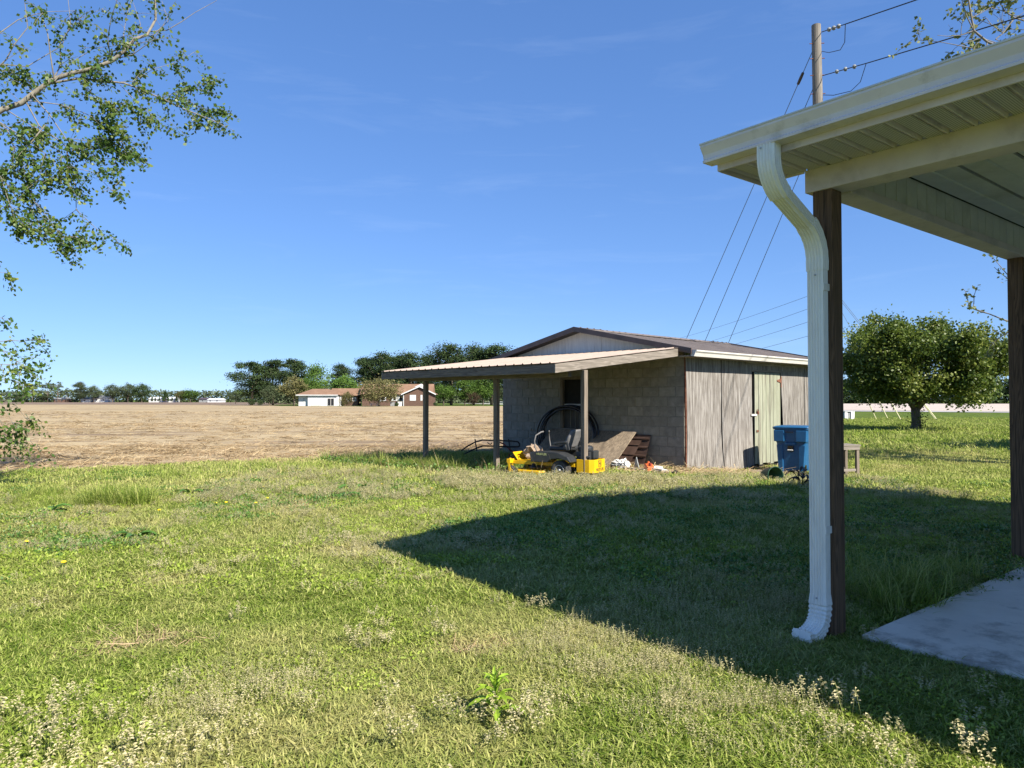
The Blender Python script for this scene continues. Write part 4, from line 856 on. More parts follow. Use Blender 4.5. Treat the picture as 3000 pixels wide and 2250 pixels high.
for i, (x0, y0, x1, y1, d, ay, lab) in enumerate(((2537, 1160, 2567, 1226, 58, 885, 'pale guy guard nearest the white utility cabinets'), (2569, 1162, 2602, 1230, 57, 838, 'middle pale guy guard of the three between cabinets and trunk'), (2601, 1162, 2640, 1235, 55, 808, 'pale guy guard next to the pear tree trunk'), (2712, 1192, 2743, 1231, 55.5, 812, 'longer pale guy guard beyond the pear tree trunk'), (2716, 1188, 2747, 1235, 54.5, 804, 'shorter pale guy guard beyond the pear tree trunk'))):
    g = at(x1, y1, d); g.z = gz(g.x, g.y) - .02
    A = at(2412, ay, QD); dv = (A - g).normalized(); t = thing('guy_guard', lab, 'guy guard', g); MB().tube([(0, 0, 0), dv * (2.2 if i < 4 else 1.6)], .04, 8).build('guard_tube', M['guard_cream'], t)
    MB().tube([dv * 1.6, A - g], .014, 6).build('guy_strand', M['guy_steel'], t)
c = at(2483, 1229, 57); cb = thing('utility_cabinet', 'pair of low white utility cabinets in the grass near the road', 'cabinet', (c.x, c.y, gz(c.x, c.y)), .35)
MB().box(-.50, -.22, -.2, .2, 0, .62).build('cabinet_box', M['house_white'], cb); MB().box(-.20, .12, -.12, .25, 0, .66).build('cabinet_core', M['litter_grey'], cb); MB().box(.13, .48, -.22, .2, 0, .68).build('cabinet_box', M['house_white'], cb)
MB().box(-.52, .50, -.25, .27, .685, .72).build('cabinet_cover', M['house_white'], cb); MB().box(.24, .38, -.232, -.222, .2, .5).build('cabinet_door', M['litter_white'], cb)

# ------------------------------------------------------------------ far houses
def hip(b, x0, x1, y0, y1, ze, zr, inset):
    ym = (y0 + y1) / 2; b.add([(x0,y0,ze),(x1,y0,ze),(x1,y1,ze),(x0,y1,ze),(x0+inset,ym,zr),(x1-inset,ym,zr)], [(0,1,5,4),(1,2,5),(2,3,4,5),(3,0,4),(3,2,1,0)])
def win_(par, x0, x1, y, z0, z1, mat='house_white', pane=True, sg=-1):
    o = MB().box(x0, x1, y + sg * .06, y, z0, z1).build('window', M[mat], par)
    if pane: 
        g = .12; MB().box(x0 + g, x1 - g, y + sg * .075, y + sg * .061, z0 + g, z1 - g).build('pane', M['glass_dark'], o)
    return o
HD = 178.0; s_ = HD / F
g0 = at(902, 1189, HD); gar = thing('white_garage', 'white garage with brown hipped roof beyond the stubble field', 'garage', (g0.x, g0.y, gz(g0.x, g0.y)), .02)
MB().box(0, 7.25, 0, 6.5, 0, 2.75).build('wall', M['house_white'], gar); MB().box(-2.55, -.001, .9, 6.5, 0, 2.75).build('side_wing', M['house_white'], gar)
b = MB(); hip(b, -2.9, 7.6, -.5, 7.0, 2.78, 4.35, 3.2); b.build('roof', M['shingle'], gar)
MB().box(-2.9, 7.6, -.53, -.505, 2.62, 2.82).build('fascia', M['house_white'], gar)
MB().box(.75, 3.4, -.05, -.005, .1, 1.95).build('garage_door', M['white_paint'], gar)
o = MB().box(4.9, 6.6, -.08, -.005, .05, 1.95).build('sliding_door', M['white_paint'], gar)
for x in (4.98, 5.80): MB().box(x, x + .72, -.095, -.081, .12, 1.88).build('pane', M['glass_dark'], o)
win_(gar, -1.4, -1.1, .9, .9, 2.1)
h0 = at(1183, 1189, HD - 2); hs_ = thing('brick_house', 'low brown brick house with orange-brown roof beyond the stubble field', 'house', (h0.x, h0.y, gz(h0.x, h0.y)), .03)
MB().box(-10.8, 0, 3.0, 9.5, 0, 2.95).build('wall', M['house_brick'], hs_)
b = MB(); b.add([(-11.3,2.3,2.95),(7.0,2.3,2.95),(7.0,10.2,2.95),(-11.3,10.2,2.95),(-11.3,6.3,5.6),(7.0,6.3,5.6)], [(0,1,5,4),(2,3,4,5),(1,2,5),(3,0,4),(3,2,1,0)]); b.build('roof', M['shingle'], hs_)
b = MB(); b.prism([(0,0),(7.4,0),(7.4,2.9),(3.9,4.65),(0,2.9)], 'y', .0, 5.5); wg = b.build('gable_wing', M['house_brick'], hs_)
for s, e in ((-1, -.6), (1, 8.0)):
    b = MB(); m_ = 3.9; b.add([(m_,-.5,4.85),(e,-.5,2.85),(e,6.0,2.85),(m_,6.0,4.85),(m_,-.5,5.0),(e,-.5,3.0),(e,6.0,3.0),(m_,6.0,5.0)], [(0,1,2,3),(7,6,5,4),(0,4,5,1),(1,5,6,2),(2,6,7,3),(3,7,4,0)]); b.build('roof', M['shingle'], hs_)
    b = MB(); b.add([(m_,-.56,4.72),(e,-.56,2.72),(e,-.56,3.0),(m_,-.56,5.0),(m_,-.51,4.72),(e,-.51,2.72),(e,-.51,3.0),(m_,-.51,5.0)], [(0,1,2,3),(7,6,5,4),(0,4,5,1),(1,5,6,2),(2,6,7,3),(3,7,4,0)]); b.build('rake_board', M['house_white'], hs_)
b = MB(); b.prism([(2.2,4.75),(5.2,4.75),(3.9,5.6)], 'y', 3.5, 5.5); b.build('upper_gable', M['house_white'], hs_)
win_(wg, 1.5, 3.0, 0, 1.35, 2.75, pane=False); win_(wg, 4.15, 4.6, 0, 1.35, 2.75, pane=False)
for x in (-3.1, -1.5, -6.0): 
    o = win_(hs_, x, x + .85, 3.0, 1.3, 2.7)
    for sx_ in (-.34, .87): MB().box(x + sx_, x + sx_ + .32, 2.93, 2.995, 1.25, 2.75).build('shutter', M['house_white'], o)
MB().box(-.12, .04, -.06, .0, 0, 2.8).build('corner_board', M['house_white'], hs_)
MB().tube([(-5, 5.5, 5.0), (-5, 5.5, 5.9)], .08, 8).build('vent_pipe', M['house_white'], hs_)
c0 = at(990, 1189, HD + 3); cw = thing('breezeway_wing', 'brown-roofed brick wing joining the white garage and brick house', 'house', (c0.x, c0.y, gz(c0.x, c0.y)), .02)
MB().box(-1.6, 5.0, 0, 5, 0, 2.6).build('wall', M['house_brick'], cw); b = MB(); b.prism([(-.6,2.62),(5.7,2.62),(2.5,4.5)], 'x', -2.1, 5.6); b.build('roof', M['shingle'], cw)
win_(cw, 2.2, 3.2, 0, 1.2, 2.2); win_(cw, 3.7, 4.6, 0, 1.2, 2.2); MB().box(.6, .9, -.2, 0, 0, 2.5).build('porch_post', M['house_white'], cw)
for px, w_, h_, d_, nm, lab, mt in ((1172, 1.0, 1.1, 170, 'trash_bin', 'white bin beside the brick house corner', 'house_white'), (1150, .9, 1.0, 170, 'trash_bin', 'grey bin beside the brick house windows', 'litter_grey')):
    p = at(px, 1189, d_); b = MB(); b.prism([(-.40,0),(.40,0),(.48,h_),(-.48,h_)], 'y', -.4, .4); b.box(-.52, .52, -.46, .46, h_, h_ + .08); tag(b.build(nm, M[mt], None, loc=(p.x, p.y, gz(p.x, p.y))), lab, 'bin')
p = at(1096, 1188, 168); pt = thing('picnic_table', 'white picnic table on the lawn before the brick house', 'table', (p.x, p.y, gz(p.x, p.y)))
MB().box(-1.0, 1.0, -.4, .4, .70, .78).build('top', M['house_white'], pt)
for y in (-.75, .5): MB().box(-1.0, 1.0, y, y + .25, .40, .46).build('seat', M['house_white'], pt)
for x in (-.7, .7): MB().beam((x, -.6, 0), (x, .2, .7), .08, .08, (1,0,0)).build('leg', M['house_white'], pt); MB().beam((x + .09, .6, 0), (x + .09, -.2, .7), .08, .08, (1,0,0)).build('leg', M['house_white'], pt)
# row of small far buildings along the left horizon
FD = 392.0
def far_house(px0, px1, py0, lab, wall, roof, rz=1.4, d=FD, cat='house', name='far_house'):
    a = at(px0, 1178, d); wd = (px1 - px0) / F * d; h_ = (1178 - py0) / F * d; t = thing(name, lab, cat, (a.x, a.y, gz(a.x, a.y)))
    wl = MB().box(0, wd, 0, 6, 0, h_ * .62).build('wall', M[wall], t); b = MB(); b.prism([(-.4, h_ * .62), (6.4, h_ * .62), (3, h_)], 'x', -.3, wd + .3); b.build('roof', M[roof], t)
    n = max(1, int(wd / 3))
    for i in range(n): x = (i + .3) * wd / n; win_(wl, x, x + .8, 0, h_ * .22, h_ * .48, 'litter_grey', True)
    return t
far_house(238, 264, 1163, 'small white cottage left of the far white house', 'house_white', 'litter_grey')
far_house(274, 318, 1158, 'white house with grey roof among far trees', 'house_white', 'litter_grey')
far_house(158, 190, 1163, 'low reddish brick outbuilding with pale frame on the horizon', 'house_brick', 'litter_grey', cat='outbuilding', name='far_outbuilding')
far_house(436, 512, 1162, 'long low white building behind the row of small conifers', 'house_white', 'house_white', cat='building', name='far_building')
far_house(608, 648, 1166, 'plain white trailer at the end of the far row', 'house_white', 'house_white', cat='trailer', name='far_trailer', d=385)
far_house(583, 612, 1164, 'grey-roofed house beside the white trailer', 'litter_grey', 'brown_metal', d=388)
far_house(1418, 1436, 1172, 'white house seen between the lean-to posts beyond the road', 'house_white', 'litter_grey', d=300)
far_house(1462, 1474, 1172, 'white shed seen at the block shed edge beyond the road', 'house_white', 'litter_grey', d=300, cat='shed', name='far_shed')

rj = random.Random(99)
for k, (px, X, w_, h_, mt, nm, lab) in enumerate(((1806, -1.3, .16, .10, 'litter_white', 'torn_paper', 'torn white paper sheet lying before the green jar'), (1842, -1.35, .14, .12, 'tan_bag', 'cardboard_scrap', 'brown cardboard scrap before the black tray'), (1872, -1.4, .20, .08, 'litter_grey', 'tin_strip', 'narrow grey tin strip lying in straw below the white sheet'), (1912, -1.3, .12, .10, 'litter_white', 'torn_label', 'small torn white label beside the orange can'), (1950, -.7, .18, .09, 'grey_wood_x', 'wood_offcut', 'short wood offcut against the block wall near the corner'), (1965, -1.1, .22, .06, 'grey_wood_x', 'wood_offcut', 'thin wood offcut in straw between carton and shed corner'))):
    q = jp(px, 0, X); b = MB(); ph = rj.uniform(0, 6); b.grid(lambda u, v: (w_ * (u - .5), h_ * (v - .5), .02 + .025 * math.sin(5 * u + ph) * math.cos(4 * v + ph)), 6, 4); n0 = len(b.v); b.grid(lambda u, v: (w_ * (u - .5), h_ * (v - .5), .012 + .025 * math.sin(5 * u + ph) * math.cos(4 * v + ph)), 6, 4)
    tag(b.build(nm, M[mt], None, loc=(q.x, q.y, q.z + .02), rot=(rj.uniform(-.4, .4), rj.uniform(-.3, .3), rj.uniform(0, 6))), lab, 'scrap')
# ------------------------------------------------------------------ trees
def fast_mesh(name, V, nq, mat, var=None):
    """quads from a flat vertex array (4 per face)"""
    me = bpy.data.meshes.new(name); n = len(V); k = n // nq
    me.vertices.add(n); me.vertices.foreach_set('co', np.asarray(V, np.float32).ravel())
    me.loops.add(n); me.loops.foreach_set('vertex_index', np.arange(n, dtype=np.int32))
    me.polygons.add(k); me.polygons.foreach_set('loop_start', np.arange(0, n, nq, dtype=np.int32)); me.polygons.foreach_set('loop_total', np.full(k, nq, np.int32))
    if var is not None:
        a = me.attributes.new('var', 'FLOAT', 'POINT'); a.data.foreach_set('value', np.repeat(np.asarray(var, np.float32), nq))
    me.update(); me.validate(); me.materials.append(mat); return me
def unit(a): return a / np.maximum(np.linalg.norm(a, axis=1, keepdims=True), 1e-9)
def leaf_verts(P, L_, rs, droop=0.0, elong=.62, up=.0):
    n = len(P); t = rs.normal(size=(n, 3)); t[:, 2] = t[:, 2] * .8 - droop; t = unit(t)
    q = rs.normal(size=(n, 3)); q[:, 2] += up; b = unit(np.cross(t, q)); s = L_ * rs.uniform(.65, 1.25, (n, 1))
    V = np.stack([P, P + t * s * .45 + b * s * elong * .5, P + t * s, P + t * s * .45 - b * s * elong * .5], 1); return V.reshape(-1, 3)
def clumps(n, nc, rs, centre_fn, cr, flat=.7):
    C = np.array([centre_fn(rs) for _ in range(nc)]); i = rs.randint(0, nc, n); sz = rs.uniform(.6, 1.3, nc)
    d = rs.normal(size=(n, 3)) * cr * sz[i][:, None] * .55; d[:, 2] *= flat; P = C[i] + d
    cv = rs.uniform(0, 1, nc); var = np.clip(.55 * cv[i] + .45 * rs.uniform(0, 1, n), 0, 1); return P, var, C
def ball(rx, ry, rz, zc, inner=.35):
    def f(rs):
        d = rs.normal(size=3); d /= np.linalg.norm(d); r = rs.uniform(inner, 1) ** .5; return (d[0] * rx * r, d[1] * ry * r, zc + d[2] * rz * r)
    return f
def limbs(b, base_pts, targets, r0, n=5, seed=0):
    rr = random.Random(seed)
    for c in targets:
        a = Vector(rr.choice(base_pts)); c = Vector(c); m_ = a.lerp(c, .5) + Vector((rr.uniform(-.1, .1), rr.uniform(-.1, .1), -.06)) * (c - a).length
        b.tube([a, m_, c], [r0, r0 * .6, r0 * .2], n, cap=False)
def make_proto(kind, seed):
    rs = np.random.RandomState(seed); tr = MB()
    if kind == 'pine':          # 16 m, irregular flat pads on a clear stem
        Hh = 16.0; pads = []
        for k in range(30):
            u = (k + rs.rand() * .8) / 30; z = Hh * (.24 + .74 * u); r = 4.9 * max(.08, 1 - ((u - .45) / .60) ** 2) ** .5 * rs.uniform(.55, 1.10); a = rs.uniform(0, 6.28)
            for f_ in (1.0, .5): pads.append((r * f_ * math.cos(a + f_), r * f_ * math.sin(a + f_), z + rs.uniform(-.4, .5)))
        P, var, C = clumps(13000, len(pads), rs, lambda r_, it=iter(pads): next(it), 1.75, .55); V = leaf_verts(P, .46, rs, 0, .55, 1.0)
        bend_ = rs.uniform(-.4, .4); st = [(0, 0, -.3), (bend_ * .5, 0, 5), (bend_, .2, 10), (bend_ * .8, 0, 15.5)]
        tr.tube(st, [.33, .27, .18, .05], 10); limbs(tr, st[1:], [tuple(c) for c in C[::2]], .09, 5, seed); mat = M['needle_dark']
    elif kind == 'round':       # 9 m spreading tree
        P, var, C = clumps(4200, 46, rs, ball(3.6, 3.4, 3.0, 5.4), 1.25, .8); V = leaf_verts(P, .42, rs, .2, .6, .6)
        st = [(0, 0, -.2), (.1, 0, 1.2), (0, .1, 2.6), (.1, 0, 4.6)]; tr.tube(st, [.28, .22, .18, .06], 9); limbs(tr, st[1:], [tuple(c) for c in C[::3]], .07, 5, seed); mat = M['leaf_bright']
    elif kind == 'shrub':       # 5.5 m dense round shrub tree
        P, var, C = clumps(4600, 60, rs, ball(3.5, 3.2, 2.3, 3.1, .2), .95, .8); V = leaf_verts(P, .30, rs, .2, .6, .6)
        st = [(0, 0, -.2), (0, 0, .7), (.1, .1, 1.6)]; tr.tube(st, [.2, .17, .12], 8); limbs(tr, st[1:], [tuple(c) for c in C[::4]], .06, 5, seed); mat = M['leaf_olive']
    elif kind == 'cone':        # 4 m clipped conifer
        def f(r_):
            z = r_.uniform(.15, 1) ** .8; a = r_.uniform(0, 6.28); r = (1 - z) * 1.2 * r_.uniform(.6, 1); return (r * math.cos(a), r * math.sin(a), .2 + z * 3.8)
        P, var, C = clumps(900, 60, rs, f, .35, 1.0); V = leaf_verts(P, .35, rs, 0, .6, .5); tr.tube([(0, 0, -.1), (0, 0, 3.5)], [.1, .02], 6); mat = M['needle_dark']
    elif kind == 'wispy':       # 12 m thin-crowned tall pine or oak, sky showing through
        def f(r_): a = r_.uniform(0, 6.28); r = 3.6 * r_.rand() ** .5; return (r * math.cos(a), r * math.sin(a), r_.uniform(7, 11.5) - .12 * r * r)
        P, var, C = clumps(2300, 26, rs, f, 1.1, .35); V = leaf_verts(P, .5, rs, 0, .5, 1.0)
        st = [(0, 0, -.3), (.3, 0, 4), (-.1, 0, 8), (0, 0, 10)]; tr.tube(st, [.24, .18, .12, .05], 8); limbs(tr, st[1:], [tuple(c) for c in C], .07, 5, seed); mat = M['leaf_far']
    return tr.mesh('trunk', M['bark'], True), fast_mesh('crown', V, 4, mat, var)
PROTO = {}
for kind, sds in (('pine', (1, 2, 3, 4)), ('round', (11, 12, 13)), ('shrub', (21, 22)), ('cone', (31,)), ('wispy', (41, 42))):
    PROTO[kind] = [make_proto(kind, s) for s in sds]
NOMH = {'pine': 17.0, 'round': 9.0, 'shrub': 5.7, 'cone': 4.2, 'wispy': 12.0}
def tree(kind, px, ytop, d, lab, name='pine_tree', ybase=None, sx=1.0, mat=None, cat='tree', grp=None, var=None):
    p = at(px, 1180, d); z0 = gz(p.x, p.y); h = at(px, ytop, d).z - z0; k = h / NOMH[kind]
    tm, cm_ = PROTO[kind][var if var is not None else rnd.randrange(len(PROTO[kind]))]
    t = thing(name, lab, cat, (p.x, p.y, z0), rnd.uniform(0, 6.28), grp); t.scale = (k * sx, k * sx, k)
    link('trunk', tm, t); c = link('crown', cm_, t)
    if mat: c.material_slots[0].link = 'OBJECT'; c.material_slots[0].material = M[mat]
    return t
# clump of trees round the white garage and brick house
PG = 'pines behind the brick house'
for px, yt, d, sx, lab in ((738, 1056, 190, 1.15, 'broad dark pine at the left end of the grove beside the field'), (800, 1050, 193, .95, 'dark pine second from the left end of the grove'), (862, 1048, 200, .9, 'open-crowned dark pine above the white garage'),
        (1005, 1068, 215, .8, 'small dark pine between the two bright trees behind the garage roof'), (1068, 1050, 215, .85, 'dark pine behind the wing roof'), (1112, 1030, 212, .95, 'tall dark pine rising over the olive shrub tree'), (1155, 1038, 218, .9, 'dark pine left of the brick house ridge'), (1202, 1030, 214, .9, 'dark pine over the brick house roof'), (1258, 1040, 216, .9, 'dark pine over the brick house gable'),
        (1322, 1004, 196, .95, 'tallest pine with bright green top showing above the lean-to roof'), (1388, 1010, 204, .85, 'narrow pine beside the tallest one above the lean-to roof'), (1440, 1012, 200, 1.1, 'broad pine partly hidden by the shed roof')):
    tree('pine', px, yt - 4, d, lab, grp=PG, sx=sx * 1.25)
for k, (px, yt, d, sx, mat, lab, vr) in enumerate(((930, 1066, 205, .75, 'leaf_bright', 'tall mid-green tree behind the white garage', 0), (862, 1100, 186, 1.05, 'leaf_olive', 'olive-green leafy tree left of the white garage', 1), (905, 1095, 189, .95, 'leaf_bright', 'leafy green tree overhanging the white garage roof', 2), (1010, 1096, 192, 1.05, 'leaf_bright', 'bright green tree behind the garage and wing', 1),
        (790, 1130, 186, 1.0, 'leaf_far', 'low dull green tree under the left pines', 0), (1300, 1118, 190, 1.1, 'leaf_bright', 'green tree low behind the left lean-to post', 2), (1362, 1110, 192, 1.0, 'leaf_bright', 'leafy green tree seen between the lean-to posts', 0), (1415, 1105, 195, 1.0, 'leaf_bright', 'leafy green tree beside the middle lean-to post', 1), (1460, 1108, 215, .9, 'leaf_far', 'pale green tree seen next to the block wall edge', 2))):
    tree('round', px, yt, d, lab, 'leafy_tree', sx=sx, mat=mat, var=vr, grp='leafy trees round the farm houses')
tree('shrub', 1111, 1104, 163, 'big round olive shrub tree before the brick house', 'shrub_tree', sx=1.25, var=0)
tree('shrub', 1016, 1146, 165, 'small yellowish shrub tree before the brick wing', 'shrub_tree', sx=.8, var=1)
tree('shrub', 1385, 1148, 188, 'dark reddish bush beside a pine trunk beyond the field', 'bush', sx=.8, mat='leaf_redbrown', cat='bush')
for px, yt, d, lab in ((738, 1168, 183, 'dark round bush at the grove edge by the field'), (762, 1172, 183, 'low dark bush under the second pine'), (1004, 1177, 166, 'clipped dark bush under the yellowish shrub tree'), (1163, 1179, 168, 'clipped low bush between the two bins'), (1275, 1178, 172, 'low dark bush at the brick house gable corner')):
    tree('shrub', px, yt, d, lab, 'bush', mat='needle_dark', cat='bush', sx=.9, grp='dark bushes by the farm houses')
# far left horizon
FT = 'trees along the far left horizon'
for kind, px, yt, sx, lab, mat in (('wispy', 95, 1118, .8, 'thin-crowned leaning tree near the hanging poplar twigs', None), ('wispy', 140, 1114, .9, 'thin umbrella-crowned tree on the far horizon', None), ('wispy', 170, 1117, .7, 'thin bare-topped tree left of the brick outbuilding', None),
        ('pine', 235, 1117, 1.1, 'dark tree left of the small white cottage', 'leaf_far'), ('round', 275, 1128, .95, 'green tree between the white cottage and white house', 'leaf_far'), ('round', 330, 1124, 1.0, 'tall green tree right of the far white house', 'leaf_far'), ('round', 375, 1121, 1.0, 'tall green tree in the middle of the far row', 'leaf_far'), ('round', 415, 1122, 1.05, 'dark round tree ending the tall far row', 'needle_dark'),
        ('cone', 484, 1147, 1.4, 'dark pointed tree above the small conifer row', None), ('round', 558, 1137, 1.35, 'broad bright green tree right of the small conifers', 'leaf_bright'), ('round', 530, 1142, 1.0, 'dull brownish tree behind the small conifers', 'leaf_olive'), ('round', 130, 1150, 1.6, 'low dark thicket tree under the thin-crowned ones', 'leaf_far'), ('round', 60, 1150, 1.6, 'low dark tree at the left end of the horizon', 'leaf_far'), ('wispy', 195, 1135, .6, 'small thin tree above the brick outbuilding', None), ('round', 690, 1142, 1.2, 'pale green tree left of the broad pine', 'leaf_far')):
    tree(kind, px, yt, FD - 2 if px not in (690,) else 260, lab, 'far_tree', sx=sx, mat=mat, grp=FT)
for k, px in enumerate((402, 418, 446, 455, 467, 479, 493, 504, 517)): tree('cone', px, 1165 - (k % 3), FD - 8, 'small pointed conifer in the far row before the white building', 'small_conifer', grp='row of small conifers on the far horizon')
def woods(name, pl, h, n, mat, lab, seed, dep=14, size=1.2):
    rs = np.random.RandomState(seed); pl = np.array(pl, float); seg = rs.randint(0, len(pl) - 1, n); t = rs.rand(n, 1)
    B = pl[seg] * (1 - t) + pl[seg + 1] * t; s_ = B[:, 0] * .06; top = h * (.55 + .55 * fbm(s_ + seed, s_ * .3 + 5))
    P = np.c_[B[:, 0] + rs.normal(size=n) * 1.5, B[:, 1] + rs.uniform(-dep / 2, dep / 2, n), -.3 + top * rs.rand(n) ** .95]
    cv = vnoise(P[:, 0] * .25, P[:, 2] * .4 + 9); var = np.clip(.6 * cv + .4 * rs.rand(n), 0, 1)
    o = link(name, fast_mesh(name, leaf_verts(P, size, rs, 0, .6, .4), 4, M[mat], var)); return tag(o, lab, 'woods', kind='stuff')
woods('far_woods', [(-420, 402), (-300, 404), (-150, 404), (-60, 408), (40, 400), (130, 360)], 7.5, 44000, 'leaf_far', 'low mass of far woods along the left horizon', 5, 12, 1.3)
woods('far_woods', [(60, 290), (150, 282), (260, 268), (420, 235)], 11, 52000, 'needle_dark', 'dark wood edge beyond the pale field right of the road', 6, 12, 1.3)
woods('far_woods', [(-90, 262), (-50, 275), (-20, 300), (20, 320)], 7, 15000, 'leaf_far', 'pale far woods behind the brick house lawn', 8, 14, 1.2)

# ornamental pear by the road
def pear(loc, lab, seed, k=1.0, rot=0, name='pear_tree', mesh=None):
    t = thing(name, lab, 'tree', loc, rot); t.scale = (k, k, k)
    if mesh is None:
        rs = np.random.RandomState(seed); tr = MB()
        lobes = []
        for _ in range(60):
            a = rs.uniform(0, 6.28); u = rs.uniform(-.75, 1); q = (1 - u * u) ** .5; r = rs.uniform(.60, 1.0); lobes.append((3.75 * q * math.cos(a) * r, 3.5 * q * math.sin(a) * r, 3.35 + 2.15 * u * r, rs.uniform(.55, 1.2)))
        def f(r_):
            lx, ly, lz, lr = lobes[r_.randint(len(lobes))]; d = r_.normal(size=3); d /= np.linalg.norm(d); d *= lr * r_.uniform(.5, 1); return (lx + d[0], ly + d[1], max(1.45 + .10 * abs(lx) * r_.rand(), lz + d[2] * .9))
        P, var, C = clumps(84000, 480, rs, f, .48, .85)
        keep = P[:, 2] > 1.0; P = P[keep]; var = var[keep]; V = leaf_verts(P, .15, rs, .25, .66, .5)
        st = [(0, 0, -.15), (.02, 0, .5), (-.02, 0, 1.15)]; tr.tube(st, [.27, .22, .21], 12)
        forks = [[(-.02, 0, 1.1), (-.25, .1, 1.7), (-.5, .2, 2.6), (-.7, .3, 4.2)], [(0, 0, 1.0), (.45, -.1, 1.55), (1.0, -.1, 2.0), (2.0, 0, 2.9)], [(0, 0, 1.15), (.1, .2, 2.0), (.2, .4, 3.4), (.3, .3, 4.9)], [(-.05, 0, 1.1), (-.7, -.3, 1.8), (-1.7, -.5, 2.6)], [(0, 0, 1.1), (.3, -.6, 1.9), (.6, -1.6, 3.0)]]
        for fk in forks: tr.tube(fk, [.15, .10, .06, .02][:len(fk)], 8); limbs(tr, fk[1:3], [tuple(c * .9) for c in C[rs.choice(len(C), 10)]], .02, 5, seed)
        su = rs.normal(size=(260, 3)) * (.22, .2, .28) + (.05, -.1, .55); Vs = leaf_verts(su, .11, rs, .2)
        mesh = (tr.mesh('trunk', M['bark'], True), fast_mesh('crown', np.r_[V, Vs], 4, M['leaf_pear'], np.r_[var, rs.rand(260)]))
    link('trunk', mesh[0], t); link('crown', mesh[1], t); return mesh
c = at(2682, 1262, 36.2); pm_ = pear((c.x, c.y, gz(c.x, c.y)), 'round leafy green pear tree standing on the lawn before the road', 51)
pear((21.5, 18.5, gz(21.5, 18.5)), 'second leafy tree out on the lawn beyond the porch', 51, 1.0, 2.0, 'lawn_tree', pm_)

